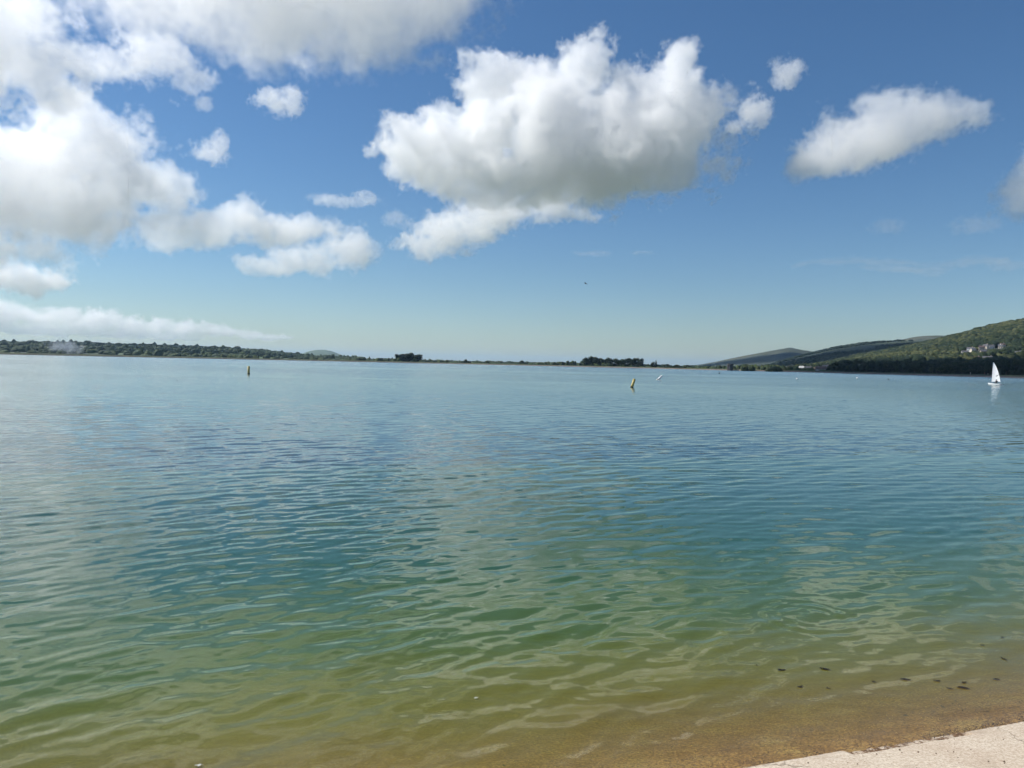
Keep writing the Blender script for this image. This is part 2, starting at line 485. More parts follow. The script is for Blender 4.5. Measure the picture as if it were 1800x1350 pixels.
def build_embankment():
    mt, nt, p = new_mat('stone_and_turf_bank'); h = NT(nt)
    geo = h.N('ShaderNodeNewGeometry'); pos = geo.outputs['Position']
    sep = h.N('ShaderNodeSeparateXYZ'); h.L(pos, sep.inputs[0])
    z = h.m('ADD', sep.outputs['Z'], h.m('MULTIPLY', h.m('SUBTRACT', h.noise(pos, .12, 4, .6), .5), 1.3))
    side = h.rng(sep.outputs['X'], -350, 420)  # stone darkens to the left: the backlit shade there is put into its colour
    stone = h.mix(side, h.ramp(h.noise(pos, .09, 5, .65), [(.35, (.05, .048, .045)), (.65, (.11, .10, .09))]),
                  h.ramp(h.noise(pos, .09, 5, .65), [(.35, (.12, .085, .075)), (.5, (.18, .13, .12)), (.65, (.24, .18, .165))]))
    grass = h.ramp(h.noise(pos, .05, 5, .6), [(.35, (.028, .040, .014)), (.65, (.07, .085, .030))])
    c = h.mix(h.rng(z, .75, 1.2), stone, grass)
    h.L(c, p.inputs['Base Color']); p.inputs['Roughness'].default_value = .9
    # leave out the stretch beside the camera, where the apron stands
    th0 = math.atan2(-CEN.y, -CEN.x)
    gap = 62 / RAD
    a = np.linspace(th0 + gap, th0 + 2 * math.pi - gap, 900)
    rows = []
    for th in a:
        x, y = CEN.x + RAD * math.cos(th), CEN.y + RAD * math.sin(th)
        H = rim_height(math.atan2(x, y)) + .25 * mnoise.noise((x * .01, y * .01, 0))
        rows.append([(-4, -1.2), (0, .02), (.8, .32), (1.0, .40), (H * 2.2, H * .86), (H * 2.6, H), (H * 2.6 + 4, H + .05), (H * 2.6 + 9, H * .4), (26, -2.0), (30, -2.4)])
    V = []
    for th, row in zip(a, rows):
        for q, z in row:
            V.append((CEN.x + (RAD + q) * math.cos(th), CEN.y + (RAD + q) * math.sin(th), z))
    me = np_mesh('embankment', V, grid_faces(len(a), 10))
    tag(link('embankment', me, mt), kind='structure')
    # pale kerb at the waterline, the thin light line of the photograph
    km = simple_mat('pale_kerb_stone', (.26, .24, .23), .85, .35, .06)
    V = []
    for th in a:
        for q, z in ((-.5, -.3), (-.5, .16), (.3, .19), (.3, .0)):
            V.append((CEN.x + (RAD + q) * math.cos(th), CEN.y + (RAD + q) * math.sin(th), z))
    me = np_mesh('kerb', V, grid_faces(len(a), 4))
    tag(link('kerb', me, km), kind='structure')
build_embankment()

# ------------------------------------------------------------------ hills
HILLS = {}
def hill(name, pts, d_front, d_ridge, d_back, mat, power=1.3, rough=.06, na=200, nr=70, seed=1.0, az_pad=(None, None), base=-2.0, ext=0):
    """silhouette points of the photograph give the height of the ridge at its own distance"""
    A, H = [], []
    for px, py in pts:
        a, e = az_el(px, py)
        A.append(a); H.append(EYE + math.tan(e) * d_ridge)
    A, H = np.array(A), np.array(H)
    a = np.linspace(A[0], A[-1], na)
    Hr = np.interp(a, A, H)
    ker = np.ones(5) / 5; Hr = np.convolve(np.pad(Hr, 2, 'edge'), ker, 'valid')
    t = np.concatenate([np.linspace(0, 1, int(nr * .65)), np.linspace(1, 2, int(nr * .35))[1:]])
    def height(av, tv):
        Hh = np.interp(av, a, Hr)
        prof = np.where(tv <= 1, np.clip(tv, 0, 1) ** power, np.clip(1 - (tv - 1) ** 1.6, 0, 1))
        return base + (Hh - base) * prof
    Tt, AA = np.meshgrid(t, a, indexing='ij')
    D = np.where(Tt <= 1, d_front + (d_ridge - d_front) * Tt, d_ridge + (d_back - d_ridge) * (Tt - 1))
    x = D * np.sin(AA); y = D * np.cos(AA)
    z = height(AA, Tt)
    sc = 6.0 / (d_back - d_front)
    n = fbm(x, y, sc, 4, seed)
    amp = np.interp(AA, A, np.maximum(H, 8)) * rough
    w = np.clip(Tt * 2, 0, 1) * np.clip(np.abs(Tt - 1) * 4 + .15, 0, 1)
    z = z + n * amp * w * 3
    me = np_mesh(name, np.stack([x.ravel(), y.ravel(), z.ravel()], 1), grid_faces(len(t), na))
    o = tag(link(name, me, mat, smooth=True), kind='structure')
    def sample(av, Dv):
        """height of the hill at azimuth av and distance Dv (vectorised, bilinear on the mesh)"""
        tv = np.where(Dv <= d_ridge, (Dv - d_front) / (d_ridge - d_front), 1 + (Dv - d_ridge) / (d_back - d_ridge))
        ti = np.clip(np.interp(tv, t, np.arange(len(t))), 0, len(t) - 1.001)
        ai = np.clip(np.interp(av, a, np.arange(na)), 0, na - 1.001)
        i, j = ti.astype(int), ai.astype(int); fi, fj = ti - i, ai - j
        return (z[i, j] * (1 - fi) * (1 - fj) + z[i + 1, j] * fi * (1 - fj) + z[i, j + 1] * (1 - fi) * fj + z[i + 1, j + 1] * fi * fj)
    HILLS[name] = (sample, a, Hr)
    return sample

def field_mat(name, scale, greens, hedge, hedge_w=.05):
    """pasture divided by hedges: irregular fields, each its own crop colour"""
    mt, nt, p = new_mat(name); h = NT(nt)
    pos = h.N('ShaderNodeNewGeometry').outputs['Position']
    q = h.v('MULTIPLY', h.v('ADD', pos, h.v('SCALE', h.noise(pos, scale * .8, 2, .5, col=True), sc=.35 / scale)), (1, .55, 0))
    vo = h.N('ShaderNodeTexVoronoi'); vo.inputs['Scale'].default_value = scale; h.L(q, vo.inputs['Vector'])
    sx = h.N('ShaderNodeSeparateColor'); h.L(vo.outputs['Color'], sx.inputs[0])
    k = len(greens)
    c = h.ramp(sx.outputs[0], [(i / k, g) for i, g in enumerate(greens)], 'CONSTANT')
    c = h.mix(h.rng(h.noise(pos, scale * 9, 4, .6), .3, .7, 0, .35), c, tuple(x * .6 for x in greens[0]))
    ve = h.N('ShaderNodeTexVoronoi'); ve.feature = 'DISTANCE_TO_EDGE'; ve.inputs['Scale'].default_value = scale; h.L(q, ve.inputs['Vector'])
    edge = h.rng(h.m('ADD', ve.outputs['Distance'], h.m('MULTIPLY', h.m('SUBTRACT', h.noise(pos, scale * 14, 3), .5), hedge_w)), hedge_w * .6, hedge_w, 1, 0)
    wood = h.rng(h.noise(pos, scale * .9, 4, .6), .50, .56)
    c = h.mix(h.m('MAXIMUM', edge, wood), c, hedge)
    h.L(c, p.inputs['Base Color']); p.inputs['Roughness'].default_value = .95
    return mt

def moor_mat(name, cols, scale):
    mt, nt, p = new_mat(name); h = NT(nt)
    pos = h.N('ShaderNodeNewGeometry').outputs['Position']
    n = h.noise(pos, scale, 7, .62)
    c = h.ramp(n, [(.30, cols[0]), (.5, cols[1]), (.68, cols[2])])
    n2 = h.noise(pos, scale * 5, 5, .6)
    c = h.mix(h.rng(n2, .50, .60, 0, .8), c, cols[0])
    h.L(c, p.inputs['Base Color']); p.inputs['Roughness'].default_value = .95
    bn = h.N('ShaderNodeBump'); bn.inputs['Strength'].default_value = .7; bn.inputs['Distance'].default_value = 12
    h.L(n2, bn.inputs['Height']); h.L(bn.outputs[0], p.inputs['Normal'])
    return mt

greens = [(.055, .095, .028), (.095, .14, .045), (.07, .12, .035), (.15, .165, .07), (.08, .11, .04), (.12, .17, .05)]
low_m = field_mat('pasture_and_hedges', 1 / 210, greens, (.022, .034, .016), .09)
s_left = hill('left_hills', [(-520, 592), (-300, 598), (-100, 601), (0, 604), (60, 604), (100, 603), (160, 605), (200, 608), (260, 608), (300, 610), (350, 612), (400, 613), (425, 616), (450, 617), (490, 621), (530, 626), (570, 629), (620, 630.5), (700, 633), (800, 636.5), (900, 639.5)],
              1450, 3000, 4200, low_m, 1.25, .05, 260, 70, 2.0)
far_m = moor_mat('distant_hill_turf', [(.05, .075, .035), (.075, .105, .045), (.10, .13, .06)], .002)
hill('distant_hill', [(505, 630), (525, 624), (540, 618.2), (555, 615.2), (570, 614.8), (582, 617), (598, 623), (612, 628), (640, 631)], 8200, 9200, 10200, far_m, 1.0, .02, 80, 40, 5.0)
moor_m = moor_mat('moorland_turf', [(.020, .032, .018), (.045, .056, .030), (.085, .085, .050)], .004)
hill('far_ridge', [(1150, 646), (1210, 643.5), (1235, 640), (1262, 635), (1285, 630), (1310, 625), (1330, 621.5), (1350, 617.5), (1370, 614), (1388, 610.8), (1392, 610.8), (1396, 612.5), (1415, 616), (1437, 619), (1470, 625), (1520, 632), (1560, 640)], 3000, 5000, 6400, moor_m, 1.25, .05, 200, 70, 8.0)
wood_m = moor_mat('wooded_slope', [(.014, .026, .013), (.024, .040, .018), (.040, .058, .024)], .006)
s_mid = hill('middle_ridge', [(1290, 648), (1330, 646), (1360, 641), (1385, 633), (1410, 626), (1437, 619), (1467, 611.5), (1480, 610), (1510, 605), (1545, 602), (1580, 600), (1600, 599), (1640, 600), (1700, 604), (1800, 610), (2000, 620)], 1900, 3200, 4200, wood_m, 1.1, .05, 200, 70, 12.0)
hill('back_moor', [(1540, 604), (1580, 598.5), (1600, 593.5), (1620, 590.5), (1645, 589.5), (1672, 590), (1700, 592), (1760, 590), (1850, 590), (2000, 592)], 3900, 5200, 6400, moor_m, 1.2, .03, 100, 50, 15.0)
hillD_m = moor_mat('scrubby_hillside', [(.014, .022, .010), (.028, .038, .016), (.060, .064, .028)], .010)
D_FRONT, D_RIDGE, D_BACK = 740, 1900, 2700
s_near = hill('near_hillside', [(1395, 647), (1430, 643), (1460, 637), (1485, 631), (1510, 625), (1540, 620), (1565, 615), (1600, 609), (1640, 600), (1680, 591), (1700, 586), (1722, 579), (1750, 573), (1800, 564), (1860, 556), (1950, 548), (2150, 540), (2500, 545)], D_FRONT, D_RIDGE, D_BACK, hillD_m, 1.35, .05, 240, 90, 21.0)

# ------------------------------------------------------------------ foliage
def leaf_mat(name, cols, scale=.35):
    mt, nt, p = new_mat(name); h = NT(nt)
    pos = h.N('ShaderNodeNewGeometry').outputs['Position']
    at_ = h.N('ShaderNodeAttribute'); at_.attribute_name = 'tone'
    f = h.m('ADD', h.m('MULTIPLY', at_.outputs['Fac'], .75), h.m('MULTIPLY', h.noise(pos, scale, 4, .7), .35))
    c = h.ramp(f, [(.12, cols[0]), (.5, cols[1]), (.92, cols[2])])
    h.L(c, p.inputs['Base Color']); p.inputs['Roughness'].default_value = .8
    p.inputs['Specular IOR Level'].default_value = .15
    bn = h.N('ShaderNodeBump'); bn.inputs['Strength'].default_value = .8; bn.inputs['Distance'].default_value = 1.2
    h.L(h.noise(pos, scale * 2.2, 3, .7), bn.inputs['Height']); h.L(bn.outputs[0], p.inputs['Normal'])
    return mt

def ico(sub):
    bm = bmesh.new(); bmesh.ops.create_icosphere(bm, subdivisions=sub, radius=1)
    v = np.array([q.co[:] for q in bm.verts]); f = np.array([[w.index for w in q.verts] for q in bm.faces]); bm.free()
    return v, f
ICO2, ICO1 = ico(2), ico(1)

def crown_mass(name, P, Rr, Hh, tone, mat, base=ICO2, label=None, cat=None, seed=0):
    """many tree crowns seen as one wood: each an uneven clump"""
    g = np.random.default_rng(seed)
    bv, bf = base; n = len(P); k = len(bv)
    jit = 1 + g.normal(0, .17, (n, k, 1))
    rot = g.uniform(0, 6.283, n); cs, sn = np.cos(rot)[:, None], np.sin(rot)[:, None]
    V = np.repeat(bv[None], n, 0) * jit
    x = V[:, :, 0] * cs - V[:, :, 1] * sn; y = V[:, :, 0] * sn + V[:, :, 1] * cs
    V = np.stack([x * Rr[:, None], y * Rr[:, None], (V[:, :, 2] * .5 + .42) * Hh[:, None]], 2) + P[:, None, :]
    Fc = (bf[None] + (np.arange(n) * k)[:, None, None]).reshape(-1, 3)
    me = np_mesh(name, V.reshape(-1, 3), Fc)
    at_ = me.attributes.new('tone', 'FLOAT', 'POINT')
    tv = np.repeat(tone[:, None], k, 1) + g.normal(0, .05, (n, k))
    at_.data.foreach_set('value', np.clip(tv, 0, 1).astype(np.float32).ravel())
    o = link(name, me, mat)
    tag(o, label, cat, kind='stuff')
    return o

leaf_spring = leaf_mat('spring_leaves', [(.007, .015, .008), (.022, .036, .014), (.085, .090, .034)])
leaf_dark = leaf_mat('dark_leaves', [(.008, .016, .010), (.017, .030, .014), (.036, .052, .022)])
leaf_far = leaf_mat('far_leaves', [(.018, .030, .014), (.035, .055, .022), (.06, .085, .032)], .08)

# clearings round the hillside houses (pixel, distance)
HOUSES = [  # px, distance, width, depth, wall height, turn, wall tone, roof tone
    (1694, 1265, 9, 7, 4.2, .3, 'grey', 'slate'), (1704, 1300, 10, 7, 5, -.2, 'white', 'slate'), (1709, 1285, 8, 7, 4.0, .5, 'cream', 'slate'),
    (1724, 1290, 9, 7, 5.4, .1, 'stone', 'tile'), (1731, 1310, 8, 7, 6.0, -.5, 'cream', 'slate'), (1727, 1240, 9, 6, 4.0, .4, 'stone', 'slate'),
    (1741, 1315, 8, 6, 4.2, .3, 'white', 'slate'), (1757, 1300, 7, 6, 4.4, -.1, 'cream', 'slate'), (1760, 1335, 8, 7, 4.5, .6, 'white', 'tile'),
    (1735, 1085, 13, 7, 3.2, .05, 'white', 'slate'), (1603, 1170, 9, 7, 4.0, .2, 'white', 'slate'), (1790, 1170, 11, 7, 4.0, .1, 'cream', 'slate'), (1796, 1180, 9, 6, 3.6, -.3, 'white', 'slate'), (1773, 1120, 8, 6, 3.0, .3, 'grey', 'slate'), (1716, 1100, 8, 6, 3.5, .2, 'stone', 'tile')]
hp = np.array([[*at(q[0], q[1])[:2]] for q in HOUSES])

def polar_scatter(a0, a1, d0, d1, n, seed):
    g = np.random.default_rng(seed)
    a = g.uniform(a0, a1, n); d = np.sqrt(g.uniform(d0 ** 2, d1 ** 2, n))
    return a, d, g

def near_wood():
    a, d, g = polar_scatter(az_el(1400, 650)[0], az_el(2100, 650)[0], 770, 2050, 15000, 31)
    z = s_near(a, d); x = d * np.sin(a); y = d * np.cos(a)
    patch = fbm(x, y, .0045, 4, 40.0)
    keep = (z > .3) & ((patch > -.30) | (d < 1200))
    for cx, cy in hp:
        cd = math.hypot(cx, cy); ux, uy = cx / cd, cy / cd
        al = (x - cx) * ux + (y - cy) * uy; ac = np.abs(-(x - cx) * uy + (y - cy) * ux)
        keep &= ~((ac < 9) & (al < 9) & (al > -45)) & ~((ac < 8) & (al < 14) & (al > -75))
    a, d, z, x, y, patch = (q[keep] for q in (a, d, z, x, y, patch))
    n = len(a)
    rr = g.uniform(2.8, 5.6, n) * (1 + .2 * (d > 1300)); hh = g.uniform(5, 10, n) * np.clip(1.35 - (d - 800) / 1800, .6, 1.3)
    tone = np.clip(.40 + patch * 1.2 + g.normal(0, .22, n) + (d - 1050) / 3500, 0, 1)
    P = np.stack([x, y, z - .6], 1)
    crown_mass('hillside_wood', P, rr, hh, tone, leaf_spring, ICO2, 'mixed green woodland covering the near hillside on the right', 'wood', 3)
near_wood()

def mid_wood():
    a, d, g = polar_scatter(az_el(1345, 650)[0], az_el(1800, 650)[0], 1950, 3250, 7000, 32)
    z = s_mid(a, d); x = d * np.sin(a); y = d * np.cos(a)
    patch = fbm(x, y, .002, 3, 50.0)
    keep = (z > 1) & (patch > -.25)
    a, d, z, x, y, patch = (q[keep] for q in (a, d, z, x, y, patch)); n = len(a)
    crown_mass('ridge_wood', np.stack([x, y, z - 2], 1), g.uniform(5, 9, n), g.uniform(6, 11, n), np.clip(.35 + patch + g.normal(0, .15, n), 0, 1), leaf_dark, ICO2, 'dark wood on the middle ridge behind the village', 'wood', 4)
mid_wood()

def left_hedges():
    a, d, g = polar_scatter(az_el(-300, 620)[0], az_el(640, 633)[0], 1500, 3150, 9000, 33)
    z = s_left(a, d); x = d * np.sin(a); y = d * np.cos(a)
    u = x * .0062 + .5 * np.sin(y * .004); v = y * .0040 + .4 * np.sin(x * .005)
    hedge = (np.abs((u % 1) - .5) < .035) | (np.abs((v % 1) - .5) < .07)
    patch = fbm(x, y, .0025, 3, 60.0)
    keep = (z > -1) & (hedge | (patch > .24) | (g.uniform(0, 1, len(a)) < .02) | ((d > 2880) & (g.uniform(0, 1, len(a)) < .6)))
    a, d, z, x, y, patch = (q[keep] for q in (a, d, z, x, y, patch)); n = len(a)
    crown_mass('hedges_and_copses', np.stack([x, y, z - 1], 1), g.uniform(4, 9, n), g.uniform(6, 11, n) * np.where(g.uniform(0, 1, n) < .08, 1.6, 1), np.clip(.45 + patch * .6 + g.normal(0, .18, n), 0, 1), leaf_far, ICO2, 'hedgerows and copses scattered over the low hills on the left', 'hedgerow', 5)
left_hedges()

def shore_scrub():
    """low bushes that run behind the whole embankment"""
    g = np.random.default_rng(41); P, rr, hh, tn = [], [], [], []
    px = 380.0
    while px < 1480:
        px += g.uniform(1.6, 5.0)
        dens = .35 if px < 620 else (.9 if px < 1480 else .5)
        if g.uniform() > dens: continue
        q = shore_at(px, g.uniform(18, 45))
        hgt = g.uniform(2.6, 6.2) * (.8 + .5 * math.sin(px * .02)) 
        P.append((q.x, q.y, -2)); rr.append(g.uniform(2, 5.0)); hh.append(hgt + 3.4); tn.append(g.uniform(.15, .8))
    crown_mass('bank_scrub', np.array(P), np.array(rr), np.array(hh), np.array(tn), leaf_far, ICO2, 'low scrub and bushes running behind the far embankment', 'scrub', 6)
    # distant flat country: a thin broken line of trees behind it
    P, rr, hh, tn = [], [], [], []
    for _ in range(900):
        px = g.uniform(560, 1420); D = g.uniform(1350, 2600)
        q = at(px, D); P.append((q.x, q.y, -2)); rr.append(g.uniform(4, 9)); hh.append(g.uniform(5, 11) * D / 1900); tn.append(g.uniform(.2, .7))
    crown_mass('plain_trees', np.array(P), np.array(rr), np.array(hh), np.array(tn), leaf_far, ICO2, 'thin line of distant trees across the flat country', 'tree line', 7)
shore_scrub()

# ------------------------------------------------------------------ single trees
bark_m = simple_mat('bark', (.07, .055, .04), .9, .3, 1.0)
def tree_meshes(kind, seed):
    """returns (crown mesh, trunk mesh) for a tree 1 m high, clumps of leaf-sized faces round limbs"""
    g = np.random.default_rng(seed)
    lobes = []
    if kind == 'poplar':
        for k in range(9):
            t = .16 + .78 * k / 8; w = .13 * math.sin(min(1, (t + .12)) ** .8 * math.pi) + .03
            lobes.append((g.normal(0, .02), g.normal(0, .02), t, w, w, .12))
    elif kind == 'tall':
        for k in range(11):
            t = g.uniform(.36, .86); a = g.uniform(0, 6.28); q = g.uniform(.05, .24) * (1.15 - abs(t - .6))
            lobes.append((q * math.cos(a), q * math.sin(a), t, g.uniform(.12, .19), g.uniform(.12, .19), g.uniform(.10, .17)))
        for k in range(4):
            a = g.uniform(0, 6.28); lobes.append((.12 * math.cos(a), .12 * math.sin(a), .22, .1, .1, .09))
    elif kind == 'dome':
        for k in range(14):
            a = g.uniform(0, 6.28); q = g.uniform(.1, .62); t = .25 + .5 * (1 - (q / .75) ** 2) * g.uniform(.6, 1)
            lobes.append((q * math.cos(a), q * math.sin(a), t, g.uniform(.2, .3), g.uniform(.2, .3), g.uniform(.16, .25)))
    else:  # round
        for k in range(12):
            a = g.uniform(0, 6.28); q = g.uniform(.05, .34); t = g.uniform(.24, .84)
            q *= 1.2 - abs(t - .5) * 1.6
            lobes.append((q * math.cos(a), q * math.sin(a), t, g.uniform(.14, .22), g.uniform(.14, .22), g.uniform(.11, .18)))
    V, Fc, tone = [], [], []
    for L in lobes:
        base_t = g.uniform(.25, .75)
        n = 170
        d = g.normal(size=(n, 3)); d /= np.linalg.norm(d, axis=1)[:, None]
        rad = g.uniform(.55, 1.08, n)[:, None]
        c = np.array(L[:3]) + d * rad * np.array(L[3:])
        for q, dd in zip(c, d):
            if q[2] > 1: q[2] = 1
            s = g.uniform(.018, .042)
            t1 = np.cross(dd + g.normal(0, .5, 3), [0, 0, 1.0]); t1 /= np.linalg.norm(t1) + 1e-6
            t2 = np.cross(dd, t1) + g.normal(0, .3, 3)
            b = len(V)
            V += [tuple(q + t1 * s), tuple(q - t1 * s * .6 + t2 * s), tuple(q - t1 * s * .6 - t2 * s)]
            Fc.append((b, b + 1, b + 2)); tone += [np.clip(base_t + g.normal(0, .12), 0, 1)] * 3
        # a solid heart so the lobe is not see-through
        b = len(V); bv, bf = ICO1
        for q in bv: V.append(tuple(np.array(L[:3]) + q * (np.array(L[3:]) * g.uniform(.62, .85)))); tone.append(base_t * .8)
        for f in bf: Fc.append(tuple(int(i) + b for i in f))
    cm = np_mesh('crown', V, Fc)
    at_ = cm.attributes.new('tone', 'FLOAT', 'POINT'); at_.data.foreach_set('value', np.array(tone, dtype=np.float32))
    bm = bmesh.new()
    add_tube(bm, (0, 0, 0), (.006, 0, .42), .026, .016, 7)
    for L in lobes[:7]:
        add_tube(bm, (.004, 0, min(.4, L[2] * .6)), (L[0], L[1], L[2]), .011, .004, 5)
    tm = bm_mesh('trunk', bm)
    return cm, tm
TM = {}
def single_tree(kind, variant, loc, height, width, label, group, leaf, rz=None, name='tree'):
    key = (kind, variant)
    if key not in TM:
        TM[key] = tree_meshes(kind, hash(kind) % 97 + variant * 13 if False else {'poplar': 5, 'tall': 6, 'dome': 7, 'round': 8}[kind] + variant * 13)
    cm, tm = TM[key]
    if (key, leaf.name) not in TM:
        c2 = cm.copy(); c2.materials.clear(); c2.materials.append(leaf); TM[(key, leaf.name)] = c2
    t = empty(name, loc, random.uniform(0, 6.28) if rz is None else rz)
    t.scale = (height * width, height * width, height)
    tag(t, label, 'tree', group)
    c = link('crown', TM[(key, leaf.name)], None, t)
    link('trunk', tm, bark_m, t)
    return t

# the belt of tall trees left of centre (six crowns on bare stems)
for k, (px, tp) in enumerate([(702, 625), (710, 622.5), (718, 623.5), (726, 622.5), (733, 623)]):
    q = shore_at(px, 30 + 3 * (k % 2)); D = q.length
    hgt = (horizon_y(px) - tp + 2.8) / F_PX * D + EYE + 2
    nm = ['leftmost', 'second from the left', 'middle', 'second from the right', 'rightmost'][k]
    single_tree('tall', k % 3, (q.x, q.y, -2), hgt, 1.5, f'{nm} tall tree of the isolated clump left of the lake centre', 'tall trees of the isolated clump', leaf_dark)
# single bushes and round trees along the bank, read off the photograph
for px, tp, w, kd, lab in [(632, 629, 1.0, 'round', 'small dark tree on the far bank just left of the low hedge'),
        (690, 631, 1.3, 'round', 'small dark tree touching the left side of the tall clump'),
        (755, 632.5, 1.2, 'round', 'low tree just right of the isolated tall clump'),
        (820, 630.5, 1.0, 'dome', 'dark dome shaped tree standing alone on the far bank'),
        (857, 633, 1.2, 'round', 'pale green bushy tree on the bank right of the dark dome'),
        (918, 632.8, 1.2, 'round', 'rounded tree that pokes above the hedge at mid bank'),
        (960, 636.2, 1.6, 'dome', 'wide low tree left of the dark rounded pair'),
        (987, 634.5, 1.2, 'dome', 'dark rounded tree nearest the left of the poplar row'),
        (1003, 636, 1.3, 'dome', 'low dark tree at the foot of the poplar row, left side'),
        (1175, 639, 1.6, 'dome', 'wide low tree right of the slim spire tree'),
        (1192, 640, 1.5, 'dome', 'last wide tree before the far ridge begins'),
        (1206, 641, 1.4, 'dome', 'low tree on the bank under the left foot of the ridge'),
        (1248, 641.5, 1.4, 'dome', 'dark round tree left of the water tower')]:
    q = shore_at(px, 32); D = q.length
    hgt = (horizon_y(px) - tp) / F_PX * D + EYE + 2
    single_tree(kd, 0 if kd == 'dome' else 1, (q.x, q.y, -2), hgt, w, lab, 'single trees along the far bank', leaf_spring if 'pale' in lab else leaf_dark)
# the long row of tall trees right of centre
ORD = ['first','second','third','fourth','fifth','sixth','seventh','eighth','ninth','tenth','eleventh','twelfth','thirteenth']
row = [(1026, 628), (1034, 626.5), (1042, 626.2), (1050, 627), (1058, 627), (1066, 628), (1074, 628.5), (1083, 629), (1092, 629.5), (1101, 629), (1109, 628.8), (1117, 628.8), (1123, 630)]
for k, (px, tp) in enumerate(row):
    q = shore_at(px, 26 + 5 * (k % 3)); D = q.length
    hgt = (horizon_y(px) - tp) / F_PX * D + EYE + 2
    o = single_tree('tall' if k not in (5, 7, 8) else 'round', k % 3, (q.x, q.y, -2), hgt, 1.3, '', 'tall trees in the long row right of centre', leaf_dark if k not in (5, 7, 8) else leaf_far)
    o['label'] = ('leftmost tall tree of the long row right of centre' if k == 0 else 'rightmost full tree of the long row, before the slim one' if k == len(row) - 1 else f'{ORD[k]} tree from the left in the close set long row right of centre')
for px, tp, w, lab in [(1129, 631.5, .8, 'slim dark spire tree at the right end of the long row'), (1153, 633.5, .8, 'slim spire tree standing beside a round one in the gap')]:
    q = shore_at(px, 26); D = q.length
    single_tree('poplar', 0, (q.x, q.y, -2), (horizon_y(px) - tp) / F_PX * D + EYE + 2, w, lab, 'slim spire trees on the far bank', leaf_dark)
q = shore_at(1147, 30); single_tree('round', 2, (q.x, q.y, -2), (horizon_y(1147) - 635) / F_PX * q.length + EYE + 2, 1.0, 'round dark tree touching the slim spire tree in the gap', 'single trees along the far bank', leaf_dark)

# the dark belt at the foot of the near hillside
g = np.random.default_rng(77)
MARKS = [(1506.5, 'the left white buoy'), (1561.5, 'the dark buoy'), (1603, 'the lone white hillside house'), (1650, 'the gap left of the hamlet'), (1706, 'the walker on the bank'), (1733, 'the pair on the bank'), (1748, 'the white sail')]
for k in range(64):
    px = 1458 + 7.2 * k + g.uniform(-2, 2)
    q = shore_at(px, 20 + g.uniform(0, 60)); D = q.length
    top = np.interp(px, [1455, 1470, 1490, 1560, 1650, 1800, 1950], [644, 639, 633, 636, 637, 634, 632]) + g.uniform(-3, 3)
    hgt = (horizon_y(px) - top) / F_PX * D + EYE + 2
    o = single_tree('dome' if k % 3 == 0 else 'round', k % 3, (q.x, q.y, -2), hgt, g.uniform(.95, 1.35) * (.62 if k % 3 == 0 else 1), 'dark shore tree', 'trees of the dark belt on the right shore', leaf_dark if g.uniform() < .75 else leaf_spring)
belt = [o for o in COL.objects if o.get('group') == 'trees of the dark belt on the right shore']
def col_of(o): return 900 + F_PX * math.tan(math.atan2(o.location.x, o.location.y))
count = {}
for o in sorted(belt, key=lambda o: min(abs(col_of(o) - q[0]) for q in MARKS)):
    px = col_of(o)
    if px > 1800: o['label'] = 'dark shore tree beyond the right edge of the frame'; continue
    mx, mn = min(MARKS, key=lambda q: abs(q[0] - px)); side = 'left' if px < mx else 'right'
    n_ = count.get((mn, side), 0); count[(mn, side)] = n_ + 1
    o['label'] = f'dark shore tree, {ORD[min(n_, 12)]} to the {side} of {mn}'
# second layer of the belt: a mass behind the front trees
P, rr, hh, tn = [], [], [], []
for _ in range(750):
    px = g.uniform(1462, 1960); q = shore_at(px, g.uniform(70, 260)); a = math.atan2(q.x, q.y); D = q.length
    z = float(s_near(np.array([a]), np.array([D]))[0]) if D > D_FRONT else -2
    P.append((q.x, q.y, z - 1)); rr.append(g.uniform(4, 7)); hh.append(g.uniform(9, 16)); tn.append(g.uniform(.1, .6))
crown_mass('shore_wood', np.array(P), np.array(rr), np.array(hh), np.array(tn), leaf_dark, ICO2, 'dark wood mass between the right shore belt and the hillside', 'wood', 9)

